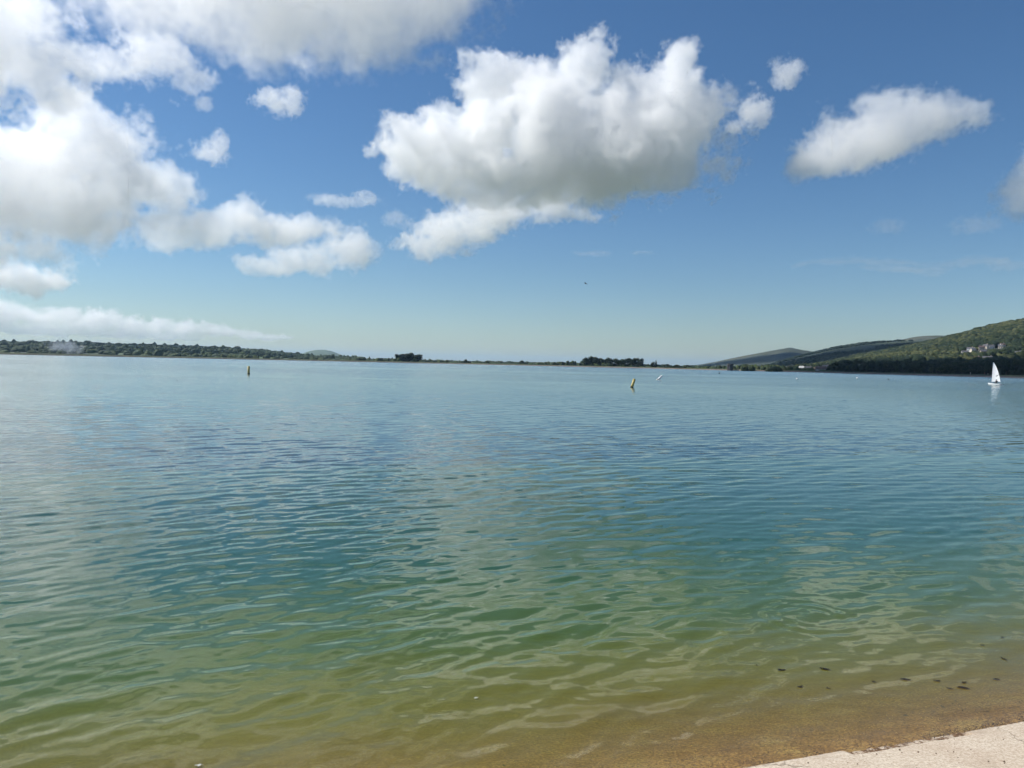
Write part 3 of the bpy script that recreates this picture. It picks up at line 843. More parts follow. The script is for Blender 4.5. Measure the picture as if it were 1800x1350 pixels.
# ------------------------------------------------------------------ houses
WALL = {'white': simple_mat('white_render', (.78, .76, .72), .8, .06), 'cream': simple_mat('cream_render', (.66, .58, .46), .8, .08), 'grey': simple_mat('grey_render', (.40, .39, .37), .8, .1),
        'pink': simple_mat('pinkish_stone', (.33, .295, .27), .85, .15), 'stone': simple_mat('field_stone', (.34, .29, .24), .9, .2), 'orange': simple_mat('orange_brick', (.40, .24, .14), .85, .15)}
ROOF = {'slate': simple_mat('slate_roof', (.11, .11, .12), .6, .2), 'tile': simple_mat('clay_tile_roof', (.10, .07, .062), .8, .2), 'light': simple_mat('pale_roof', (.5, .48, .46), .7, .1)}
glass_m = simple_mat('dark_window_glass', (.03, .035, .04), .12, .1)
trim_m = simple_mat('white_trim', (.75, .75, .73), .6, .05)
def house(px, D, w, d, hw, turn, wall, roof, z=None, label='', group=''):
    q = at(px, D); a = math.atan2(q.x, q.y)
    if z is None: z = float(s_near(np.array([a]), np.array([D]))[0])
    t = empty('house', (q.x, q.y, z), -a + turn)
    tag(t, label, 'house', group)
    w *= .8; d *= .8; hw *= .78
    bm = bmesh.new(); add_box(bm, (0, 0, hw / 2 - 1), (w, d, hw + 2))
    rh = d * .42
    vs = [bm.verts.new(c) for c in ((-w / 2, -d / 2, hw), (-w / 2, d / 2, hw), (-w / 2, 0, hw + rh * .93))]; bm.faces.new(vs)
    vs = [bm.verts.new(c) for c in ((w / 2, -d / 2, hw), (w / 2, d / 2, hw), (w / 2, 0, hw + rh * .93))]; bm.faces.new(vs)
    link('wall', bm_mesh('wall', bm), WALL[wall], t)
    bm = bmesh.new(); o = .35
    for s in (-1, 1):
        c = [(-w / 2 - o, s * (d / 2 + o), hw - o * .5), (w / 2 + o, s * (d / 2 + o), hw - o * .5), (w / 2 + o, 0, hw + rh), (-w / 2 - o, 0, hw + rh)]
        a1 = [bm.verts.new(v) for v in c]; b1 = [bm.verts.new((v[0], v[1], v[2] + .22)) for v in c]
        bm.faces.new(a1); bm.faces.new(b1)
        for i in range(4): bm.faces.new((a1[i], a1[(i + 1) % 4], b1[(i + 1) % 4], b1[i]))
    bmesh.ops.recalc_face_normals(bm, faces=bm.faces)
    rf = link('roof', bm_mesh('roof', bm), ROOF[roof], t)
    bm = bmesh.new(); add_box(bm, (w * .33, 0, hw + rh + .45), (.9, .7, 1.4)); add_box(bm, (w * .33, 0, hw + rh + 1.2), (1.05, .85, .16))
    link('chimney', bm_mesh('chimney', bm), WALL['stone'], rf)
    rows = 2 if hw > 4.4 else 1
    nwin = max(2, int(w / 3.2))
    for r_ in range(rows):
        for k in range(nwin):
            x = (k + .5) / nwin * w - w / 2; zz = 1.5 + 2.5 * r_
            if r_ == 0 and k == nwin // 2:
                bm = bmesh.new(); add_box(bm, (x, -d / 2 - .05, 1.05), (1.0, .12, 2.1)); link('door', bm_mesh('door', bm), ROOF['slate'], t); continue
            bm = bmesh.new(); add_box(bm, (x, -d / 2 - .04, zz), (1.45, .12, 1.25)); wf = link('window', bm_mesh('window', bm), trim_m, t)
            bm = bmesh.new()
            for sx in (-.34, .34): add_box(bm, (x + sx, -d / 2 - .105, zz), (.58, .04, 1.02))
            link('pane', bm_mesh('pane', bm), glass_m, wf)
    return t
hl = ['small grey house at the lower left of the hillside hamlet', 'white house with slate roof at the top left of the hillside hamlet', 'cream cottage just below the top left white house of the hamlet',
      'stone house with dull red tiled roof in the middle of the hamlet', 'tall cream house with slate roof tucked right behind the middle stone one', 'low stone cottage below the red tiled house of the hamlet',
      'white house with slate roof right of the tall cream one', 'cream house at the right end of the hillside hamlet', 'small white house with tiled roof above the right end of the hamlet',
      'long low white bungalow alone in the trees above the sail', 'lone white house among trees on the left part of the hillside', 'cream house at the far right edge of the hillside', 'small white house at the far right edge beside the cream one',
      'small grey house in dark trees right of the low bungalow', 'stone cottage with tiled roof left of the low bungalow']
for q, lab in zip(HOUSES, hl):
    house(*q, label=lab, group='houses on the near hillside')
# the village at the foot of the hill, just behind the bank
VIL = [(1386, 930, 8, 7, 5.6, .5, 'cream', 'light', 'cream gable house at the left end of the shore village'), (1391, 930, 8, 8, 6.4, .1, 'orange', 'tile', 'orange brick house at the left end of the shore village'),
       (1409, 1010, 7, 6, 8.0, -.1, 'stone', 'light', 'house with a pale roof above the trees of the shore village'), (1421, 1000, 10, 7, 7.2, .3, 'stone', 'slate', 'slate roofed house set back in the middle of the village'),
       (1430, 960, 9, 7, 5.4, -.3, 'stone', 'tile', 'low stone house with tiled roof mid village'), (1437, 880, 5, 6, 6.2, .0, 'pink', 'tile', 'narrow pinkish house with tiled roof left of the wide one'),
       (1443, 900, 13, 8, 6.6, .1, 'pink', 'tile', 'wide pinkish brick house right of the narrow one in the village'), (1452, 930, 9, 8, 8.8, -.2, 'pink', 'slate', 'tall pinkish house with slate roof near the dark trees'),
       (1459, 950, 8, 7, 9.6, .2, 'cream', 'light', 'cream house highest at the right end of the village')]
for q in VIL:
    house(*q[:8], z=-1.0, label=q[8], group='houses of the shore village')
g = np.random.default_rng(78)
P, rr, hh, tn = [], [], [], []
for _ in range(330):
    px = g.uniform(1300, 1475); D = g.uniform(860, 1350)
    if any(abs(px - v[0]) < v[2] * .75 and D < v[1] + 8 for v in VIL): continue
    q = at(px, D); P.append((q.x, q.y, -2)); rr.append(g.uniform(2.5, 5)); hh.append(g.uniform(5, 8.5) + (D - 860) * .010); tn.append(g.uniform(.15, .9))
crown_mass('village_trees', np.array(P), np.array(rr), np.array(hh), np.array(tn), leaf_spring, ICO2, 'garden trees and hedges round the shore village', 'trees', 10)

# ------------------------------------------------------------------ outlet tower standing in the lake
def tower():
    D = 925; q = at(1283.5, D); a = math.atan2(q.x, q.y)
    t = empty('water_tower', (q.x, q.y, 0), -a)
    tag(t, 'dark round stone outlet tower with vertical ribs standing in the lake', 'tower')
    stone = simple_mat('weathered_tower_stone', (.10, .09, .085), .85, .25, .5)
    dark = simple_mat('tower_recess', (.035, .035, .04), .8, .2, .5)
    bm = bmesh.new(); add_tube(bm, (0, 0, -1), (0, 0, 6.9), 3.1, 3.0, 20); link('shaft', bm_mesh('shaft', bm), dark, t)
    for k in range(10):
        th = k / 10 * 6.2832 + .1
        bm = bmesh.new(); add_box(bm, (3.15 * math.cos(th), 3.15 * math.sin(th), 3.2), (.5, .75, 7.4), Matrix.Rotation(th, 4, 'Z')); link('pilaster', bm_mesh('pilaster', bm), stone, t)
    bm = bmesh.new(); add_tube(bm, (0, 0, 6.9), (0, 0, 7.5), 3.75, 3.75, 20); add_tube(bm, (0, 0, 7.5), (0, 0, 7.8), 3.5, 3.4, 20); link('cornice', bm_mesh('cornice', bm), stone, t)
    bm = bmesh.new(); add_tube(bm, (0, 0, -1), (0, 0, .7), 3.9, 3.8, 20); link('plinth', bm_mesh('plinth', bm), stone, t)
    bm = bmesh.new()
    for k in range(16):
        th = k / 16 * 6.2832; add_tube(bm, (3.3 * math.cos(th), 3.3 * math.sin(th), 7.8), (3.3 * math.cos(th), 3.3 * math.sin(th), 8.8), .05, .05, 5)
    link('railing', bm_mesh('railing', bm), dark, t)
    bm = bmesh.new(); add_box(bm, (6.6, 0, .55), (6, 2.2, .5)); add_box(bm, (8.8, 0, -.3), (.6, 2, 1.6)); add_box(bm, (5.4, 0, -.3), (.6, 2, 1.6)); link('landing_stage', bm_mesh('landing_stage', bm), stone, t)
tower()

# ------------------------------------------------------------------ marker buoys
yellow_m = simple_mat('yellow_marker_paint', (.45, .36, .10), .5, .12, 4)
white_m = simple_mat('white_marker_paint', (.78, .78, .76), .4, .05, 4)
dark_m = simple_mat('dark_rubber', (.03, .03, .032), .6, .2, 4)
def pillar_buoy(px, py_base, h_px, tilt, lean, mat, label, rad=.14):
    q = ground(px, py_base); D = q.length
    L = h_px / F_PX * D
    t = empty('marker_buoy', (q.x, q.y, 0), -math.atan2(q.x, q.y))
    t.rotation_euler = (lean, tilt, -math.atan2(q.x, q.y))
    tag(t, label, 'buoy', 'pillar buoys on the water')
    bm = bmesh.new()
    add_tube(bm, (0, 0, -.35), (0, 0, L - rad), rad, rad, 16)
    bmesh.ops.create_uvsphere(bm, u_segments=16, v_segments=8, radius=rad, matrix=Matrix.Translation((0, 0, L - rad)) @ Matrix.Diagonal((1, 1, .7, 1)))
    link('body', bm_mesh('body', bm), mat, t, smooth=True)
    bm = bmesh.new(); add_tube(bm, (0, 0, -.02), (0, 0, .12), rad * 1.15, rad * 1.1, 16); link('collar', bm_mesh('collar', bm), dark_m, t)
    return t
pillar_buoy(437, 657, 13.5, 0, 0, yellow_m, 'upright yellow pillar buoy alone on the left of the lake', .19)
pillar_buoy(1110.5, 681, 16.5, R(16), 0, yellow_m, 'yellow pillar buoy leaning right, nearest the camera', .17)
pillar_buoy(1156, 667.5, 11, R(48), 0, white_m, 'whitish pillar buoy leaning steeply right near the yellow one', .20)

def ball_buoy(px, py, dia_px, mat, label):
    q = ground(px, py); D = q.length; r = dia_px * .8 / F_PX * D / 2
    t = empty('mooring_buoy', (q.x, q.y, 0)); tag(t, label, 'buoy', 'round mooring buoys')
    bm = bmesh.new(); bmesh.ops.create_uvsphere(bm, u_segments=14, v_segments=10, radius=r, matrix=Matrix.Translation((0, 0, r * .55)))
    link('float', bm_mesh('float', bm), mat, t, smooth=True)
    bm = bmesh.new(); add_tube(bm, (0, 0, r * 1.45), (0, 0, r * 1.95), r * .22, r * .16, 8); link('pick_up_ring', bm_mesh('pick_up_ring', bm), dark_m, t)
    bm = bmesh.new(); add_tube(bm, (0, 0, -.02), (0, 0, r * .22), r * .93, r * 1.0, 14); link('waterline_band', bm_mesh('waterline_band', bm), dark_m, t)
for a_ in [(1264.5, 656.8, 3.2, dark_m, 'dark round buoy just left of and below the outlet tower'), (1400.5, 666.5, 3.6, white_m, 'white round buoy below the left end of the village'),
           (1506.5, 665.0, 3.4, white_m, 'white round buoy in front of the left end of the dark belt'), (1561.5, 667.5, 3.2, dark_m, 'dark round buoy in front of the middle of the dark belt'),
           (311, 669.5, 2.2, dark_m, 'tiny dark buoy left of the upright yellow pillar buoy'), (895, 645.6, 2.2, dark_m, 'tiny dark buoy far out at mid lake near the bank')]:
    ball_buoy(*a_)

# ------------------------------------------------------------------ people
skin_m = simple_mat('skin', (.45, .28, .20), .6, .05)
def person(name, joints, edges, radii, mat, loc, rz, label, scale=1.0, head=None, hair=(.05, .035, .025), trousers=None):
    me = bpy.data.meshes.new(name)
    me.from_pydata(joints, edges, [])
    t = empty(name, loc, rz); tag(t, label, 'person'); t.scale = (scale,) * 3
    b = link('body', me, mat, t)
    md = b.modifiers.new('skin', 'SKIN')
    for i, r_ in enumerate(radii): me.skin_vertices[0].data[i].radius = (r_, r_)
    me.skin_vertices[0].data[0].use_root = True
    b.modifiers.new('sub', 'SUBSURF').levels = 1
    bm = bmesh.new()
    bmesh.ops.create_uvsphere(bm, u_segments=12, v_segments=10, radius=.105, matrix=Matrix.Translation(head) @ Matrix.Diagonal((.85, 1, 1.15, 1)))
    add_tube(bm, (head[0], head[1] - .09, head[2] - .01), (head[0], head[1] - .125, head[2] - .03), .018, .01, 6)
    link('face', bm_mesh('face', bm), skin_m, t, smooth=True)
    bm = bmesh.new()
    bmesh.ops.create_uvsphere(bm, u_segments=12, v_segments=8, radius=.115, matrix=Matrix.Translation((head[0], head[1] + .02, head[2] + .03)) @ Matrix.Diagonal((.88, 1, 1.1, 1)))
    hm = simple_mat('hair', hair, .8)
    link('hair', bm_mesh('hair', bm), hm, t, smooth=True)
    return t
STAND_J = [(0, 0, .92), (0, 0, 1.18), (0, 0, 1.40), (0, 0, 1.52), (-.1, 0, .88), (-.11, -.03, .48), (-.12, .02, .08), (-.12, -.14, .03), (.1, 0, .88), (.13, .10, .48), (.14, .18, .08), (.14, .02, .03),
           (-.19, 0, 1.38), (-.26, .03, 1.10), (-.25, -.08, .84), (.19, 0, 1.38), (.26, -.02, 1.10), (.25, .10, .85)]
STAND_E = [(0, 1), (1, 2), (2, 3), (0, 4), (4, 5), (5, 6), (6, 7), (0, 8), (8, 9), (9, 10), (10, 11), (2, 12), (12, 13), (13, 14), (2, 15), (15, 16), (16, 17)]
STAND_R = [.15, .14, .15, .06, .1, .075, .05, .04, .1, .075, .05, .04, .07, .05, .035, .07, .05, .035]
for px, colr, lab in [(1706, (.6, .58, .55), 'person in pale clothes walking on the right embankment, left of the pair'), (1731, (.30, .12, .12), 'person in a reddish top, left one of the pair on the embankment'), (1736.5, (.5, .48, .46), 'person in grey, right one of the pair on the embankment')]:
    q = shore_at(px, rim_height(az_el(px, 655)[0]) * 2.6 + 1); zz = rim_height(math.atan2(q.x, q.y)) + .05
    person('person', STAND_J, STAND_E, STAND_R, simple_mat('clothing', colr, .9), (q.x, q.y, zz), 1.2, lab, 1.0, (0, -.01, 1.63))

# ------------------------------------------------------------------ sailing dinghy
def dinghy():
    q = ground(1748, 676.8); D = q.length
    boat_scale = .92
    t = empty('sailing_dinghy', (q.x, q.y, 0), -math.atan2(q.x, q.y) + R(-48))
    t.scale = (boat_scale,) * 3
    tag(t, 'white single handed sailing dinghy with one tall white sail', 'sailboat')
    hullm = simple_mat('white_gelcoat', (.80, .81, .80), .25, .03, 1)
    under = simple_mat('grey_boat_fittings', (.30, .32, .34), .4, .1, 1)  # plain grey of the cockpit floor and rudder
    spar = simple_mat('alloy_spar', (.35, .36, .37), .35, .1, 1, .8)
    sailm, nt, p = new_mat('white_sailcloth'); h = NT(nt)
    tc = h.N('ShaderNodeTexCoord').outputs['Object']
    c = h.ramp(h.noise(tc, 1.5, 4, .6), [(.3, (.88, .89, .89)), (.7, (.95, .95, .94))])
    h.L(c, p.inputs['Base Color']); p.inputs['Roughness'].default_value = .55
    tl = h.N('ShaderNodeBsdfTranslucent'); tl.inputs['Color'].default_value = (.88, .88, .86, 1)
    mx = h.N('ShaderNodeMixShader'); mx.inputs[0].default_value = .35
    out = nt.nodes['Material Output']; h.L(p.outputs[0], mx.inputs[1]); h.L(tl.outputs[0], mx.inputs[2]); h.L(mx.outputs[0], out.inputs['Surface'])
    # bow to the left (-x)
    st = np.linspace(0, 1, 15); V = []
    L = 4.2; secs = 9
    for s in st:
        x = -2.1 + s * L
        beam = .70 * (math.sin(min(1, s * 1.25 + .02) * math.pi / 2) ** .8) * (1 - .14 * max(0, s - .7) / .3)
        keel = -.04 - .10 * math.sin(s * math.pi) + .20 * (1 - s) ** 6
        deck = .36 - .10 * s + .10 * (1 - s) ** 2
        for k in range(secs):
            th = math.pi * k / (secs - 1)
            yy = -beam * math.cos(th); zz = deck + (keel - deck) * math.sin(th) ** .6
            V.append((x, yy, zz))
    Fq = grid_faces(len(st), secs)
    me = np_mesh('hull', V, Fq); hull = link('hull', me, hullm, t, smooth=True)
    bm = bmesh.new(); rows = []
    for i in range(len(st)):
        a, b = V[i * secs], V[i * secs + secs - 1]
        rows.append([bm.verts.new((a[0], a[1], a[2])), bm.verts.new((a[0], 0, a[2] + .07)), bm.verts.new((b[0], b[1], b[2]))])
    for a, b in zip(rows, rows[1:]):
        for k in range(2): bm.faces.new((a[k], a[k + 1], b[k + 1], b[k]))
    last = [bm.verts.new(V[(len(st) - 1) * secs + k]) for k in range(secs)]; bm.faces.new(last)
    bmesh.ops.recalc_face_normals(bm, faces=bm.faces)
    link('deck', bm_mesh('deck', bm), hullm, t)
    bm = bmesh.new(); add_box(bm, (.55, 0, .335), (1.7, .62, .03)); link('cockpit', bm_mesh('cockpit', bm), under, t)
    bm = bmesh.new(); add_box(bm, (2.16, 0, .05), (.06, .05, .75)); add_tube(bm, (2.1, 0, .4), (1.2, .1, .52), .02, .018, 6); link('rudder', bm_mesh('rudder', bm), under, t)
    mx0 = -1.02
    bm = bmesh.new(); add_tube(bm, (mx0, 0, .3), (mx0 + .28, 0, 5.95), .035, .018, 10); link('mast', bm_mesh('mast', bm), spar, t)
    bm = bmesh.new(); add_tube(bm, (mx0 + .03, 0, .78), (mx0 + 2.55, .22, .88), .03, .028, 10); link('boom', bm_mesh('boom', bm), spar, t)
    # sail: luff along the mast, straight foot, slightly rounded leech
    nu, nv = 34, 14; V = []
    for i in range(nu):
        s = i / (nu - 1); z = .86 + s * 5.0
        lx = mx0 + .28 * (z - .3) / 5.65
        chord = 2.5 * (1 - s) ** .92 + .16 * (1 - s ** 6) + .22 * math.sin(s * math.pi)
        for j in range(nv):
            u = j / (nv - 1)
            V.append((lx + chord * u, .22 * u * (1 - s * .3) + .26 * math.sin(u * math.pi) * (1 - s) ** .4 + .10 * s * u, z - .05 * u + .02 * math.sin(u * 3) * (1 - s)))
    me = np_mesh('sail', V, grid_faces(nu, nv)); sail = link('sail', me, sailm, t, smooth=True)
    def onsail(x, z, off=-.012):
        s = (z - .86) / 5.0; lx = mx0 + .28 * (z - .3) / 5.65
        chord = 2.5 * (1 - s) ** .92 + .16 * (1 - s ** 6) + .22 * math.sin(s * math.pi); u = (x - lx) / chord
        return (x, .22 * u * (1 - s * .3) + .26 * math.sin(u * math.pi) * (1 - s) ** .4 + .10 * s * u + off, z)
    # the slanting dark sail number and the small badges low on the cloth
    for k in range(5):
        cx, cz = .02 + k * .20, 2.32 + k * .085
        bm = bmesh.new(); hh_, ww = .27, .13
        strokes = [((-.5, -.5), (.5, -.5)), ((-.5, .5), (.5, .5)), ((.5, -.5), (.5, .5)), ((-.5, 0), (.5, 0)), ((-.5, 0), (-.5, .5))][: 3 + k % 3]
        for (x0, z0), (x1, z1) in strokes:
            pa = onsail(cx + x0 * ww, cz + z0 * hh_); pb = onsail(cx + x1 * ww, cz + z1 * hh_)
            add_tube(bm, pa, pb, .022, .022, 4)
        link('sail_number', bm_mesh('sail_number', bm), dark_m, sail)
    for cx, cz, w_, h_ in ((.02, 1.28, .30, .16), (.98, 1.50, .20, .20)):
        bm = bmesh.new(); pa = [onsail(cx + w_ * math.cos(a_) * (.5 if i_ % 2 else .28), cz + h_ * math.sin(a_) * (.5 if i_ % 2 else .28)) for i_, a_ in enumerate(np.linspace(0, 6.283, 9)[:-1])]
        vs = [bm.verts.new(v) for v in pa]; bm.faces.new(vs); link('sail_badge', bm_mesh('sail_badge', bm), dark_m, sail)
    # helm sitting in the boat, hand on the tiller
    J = [(0, 0, .12), (-.03, 0, .38), (-.06, 0, .58), (-.07, 0, .68), (-.12, -.10, .12), (-.50, -.14, .26), (-.62, -.15, -.08), (-.74, -.15, -.10), (-.12, .10, .12), (-.48, .14, .24), (-.60, .15, -.08), (-.72, .15, -.10),
         (-.06, -.19, .55), (-.20, -.27, .33), (-.38, -.20, .26), (-.06, .19, .55), (.10, .24, .34), (.32, .16, .22)]
    c = math.cos(t.rotation_euler[2]); s_ = math.sin(t.rotation_euler[2])
    lx, ly, lz = .95, -.25, .42
    person('person', J, STAND_E, [r_ * .95 for r_ in STAND_R], simple_mat('dark_wetsuit', (.025, .03, .035), .6), (q.x + lx * c - ly * s_, q.y + lx * s_ + ly * c, lz), t.rotation_euler[2],
           'person in dark clothing sitting under the boom of the sailing dinghy', 1.0, (-.08, 0, .80))
dinghy()

# ------------------------------------------------------------------ leaves and litter on the shallows
leaf_brown = simple_mat('wet_dead_leaf', (.035, .026, .016), .5, .4, 30)
def leaf_mesh(seed, L=.07, W=.028):
    g = np.random.default_rng(seed); bm = bmesh.new(); rows = []
    n = 8; curl = g.uniform(-.35, .35)
    for i in range(n + 1):
        s = i / n; w = W * math.sin(math.pi * s ** .8) ** .8 * g.uniform(.8, 1.15); x = (s - .5) * L
        yb = curl * L * (s - .5) ** 2
        rows.append([bm.verts.new((x, yb - w / 2, .006 * g.uniform(0, 1))), bm.verts.new((x, yb, .002)), bm.verts.new((x, yb + w / 2, .006 * g.uniform(0, 1)))])
    for a, b in zip(rows, rows[1:]):
        for k in range(2): bm.faces.new((a[k], a[k + 1], b[k + 1], b[k]))
    geom = bm.faces[:]
    bmesh.ops.solidify(bm, geom=geom, thickness=.0012)
    return bm_mesh('leaf', bm)
LEAVES = [leaf_mesh(k) for k in range(5)]
spots = [(1374, 1178, 17), (1450, 1177, 20), (1536, 1198, 10), (1592, 1194, 20), (1647, 1198, 13), (1695, 1201, 13), (1670, 1212, 12), (1693, 1210, 22), (1751, 1195, 13), (1407, 1208, 13), (1456, 1210, 9), (1284, 1235, 10), (1264, 1256, 10), (1329, 1257, 9),
         (1543, 1233, 6), (1682, 1233, 8), (1658, 1243, 13), (1633, 1239, 5), (1591, 1258, 12), (1280, 1296, 5), (1727, 1135, 8), (1765, 1159, 12), (1762, 1121, 9), (1469, 1268, 5), (960, 1319, 9), (886, 1346, 11), (1194, 1253, 9), (699, 1334, 6), (1415, 1295, 9), (1380, 1318, 6), (1105, 1325, 6), (1330, 1170, 7)]
g = np.random.default_rng(90); LEAF_INFO = []
for k, (px, py, w) in enumerate(spots):
    q = ground(px, py); D = math.hypot(q.x, q.y)
    z = float(wave_z(np.array([q.x]), np.array([q.y]))[0]) + .004
    if py > 1216:                                           # these lie sunk on the shelf
        for _ in range(8): z = min(.004, s_land(q) * .30 + .012); q = ground(px, py, z)
    o = link('leaf', LEAVES[k % 5], leaf_brown); sc = w * .75 / F_PX * D / .062
    o.location = (q.x, q.y, z); o.scale = (sc, sc, 1); o.rotation_euler = (0, 0, R(g.choice([-35, -20, 15, -50])) + g.normal(0, .2))
    LEAF_INFO.append((o, px, py, w))
def leaf_labels():
    # name each leaf by its size and its nearest neighbours, left to right and near to far
    rows = [('far row', lambda y: y < 1165), ('upper row', lambda y: 1165 <= y < 1186), ('middle row', lambda y: 1186 <= y < 1216), ('lower row', lambda y: 1216 <= y < 1262), ('strip nearest the slab', lambda y: y >= 1262)]
    names = ['leftmost', 'second from the left', 'third from the left', 'fourth from the left', 'fifth from the left', 'sixth from the left', 'seventh from the left', 'eighth from the left', 'ninth from the left', 'tenth from the left', 'eleventh from the left', 'twelfth from the left']
    for rn, test in rows:
        q = sorted([L for L in LEAF_INFO if test(L[2])], key=lambda L: L[1])
        for k, (o, px, py, w) in enumerate(q):
            size = 'large' if w > 15 else 'small' if w > 8 else 'tiny'
            tag(o, f'{size} dark leaf, {names[k]} in the {rn}', 'leaf', 'dark leaves in the shallows')
leaf_labels()
white_bit = simple_mat('white_feather', (.8, .8, .78), .7, .05)
for px, py, w, lab in [(837, 1229, 7, 'tiny white feather floating on the olive water'), (350, 1347, 12, 'white scrap floating at the bottom left edge of the water')]:
    q = ground(px, py); D = math.hypot(q.x, q.y)
    o = link('feather' if w < 10 else 'litter_scrap', leaf_mesh(50 + w), white_bit); sc = w / F_PX * D / .062
    o.location = (q.x, q.y, float(wave_z(np.array([q.x]), np.array([q.y]))[0]) + .008); o.scale = (sc, sc, 1.5); o.rotation_euler = (0, 0, .3)
    tag(o, lab, 'feather' if w < 10 else 'litter')

# ------------------------------------------------------------------ birds in the air
bird_m = simple_mat('dark_plumage', (.05, .055, .06), .7, .2, 3)
def bird(px, py, D, span, label, bank):
    d = ray(px, py); loc = Vector((0, 0, EYE)) + d * D
    t = empty('bird', loc, .6); t.rotation_euler = (0, bank, .5); tag(t, label, 'bird', 'birds in flight')
    bm = bmesh.new(); sph = bmesh.ops.create_uvsphere(bm, u_segments=10, v_segments=8, radius=1, matrix=Matrix.Diagonal((.08 * span, .26 * span, .07 * span, 1)))
    add_tube(bm, (0, -.24 * span, .01), (0, -.33 * span, 0), .03 * span, .005, 6)
    vs = [bm.verts.new(v) for v in ((-.03 * span, .2 * span, 0), (.03 * span, .2 * span, 0), (.08 * span, .38 * span, 0), (-.08 * span, .38 * span, 0))]; bm.faces.new(vs)
    link('body', bm_mesh('body', bm), bird_m, t, smooth=True)
    for s in (-1, 1):
        bm = bmesh.new(); pts = [(0, -.10, 0), (.22, -.14, .08), (.5, -.02, .04), (.24, .05, .07), (0, .10, 0)]
        a = [bm.verts.new((s * x * span, y * span, z * span + .012 * span)) for x, y, z in pts]; b = [bm.verts.new((s * x * span, y * span, z * span)) for x, y, z in pts]
        bm.faces.new(a); bm.faces.new(b[::-1])
        for i in range(5): bm.faces.new((a[i], a[(i + 1) % 5], b[(i + 1) % 5], b[i]))
        bmesh.ops.recalc_face_normals(bm, faces=bm.faces)
        link('wing', bm_mesh('wing', bm), bird_m, t)
bird(1029.5, 498.5, 130, .85, 'grey bird flying low over the middle of the lake', .5)
bird(606, 52, 160, .45, 'tiny bird in front of the dark cloud base', .2)
bird(1075, 399, 150, .40, 'tiny bird just below the big central cloud', -.2)

# ================================================================== HAZE
def haze():
    bm = bmesh.new(); add_box(bm, (0, 0, 0), (1, 1, 1))
    me = bm_mesh('haze', bm); mt = bpy.data.materials.new('clear_day_haze'); mt.use_nodes = True
    n = mt.node_tree; n.nodes.clear(); o = n.nodes.new('ShaderNodeOutputMaterial'); v = n.nodes.new('ShaderNodeVolumePrincipled')
    v.inputs['Color'].default_value = (.50, .74, 1.0, 1); v.inputs['Density'].default_value = 3.6e-5; v.inputs['Anisotropy'].default_value = .2
    n.links.new(v.outputs[0], o.inputs['Volume'])
    ob = link('haze', me, mt)
    ob.location = (0, 8000, 139); ob.scale = (46000, 46000, 296)
    ob['kind'] = 'stuff'; ob['label'] = 'thin blue haze of a clear day over lake and hills'; ob['category'] = 'haze'
haze()

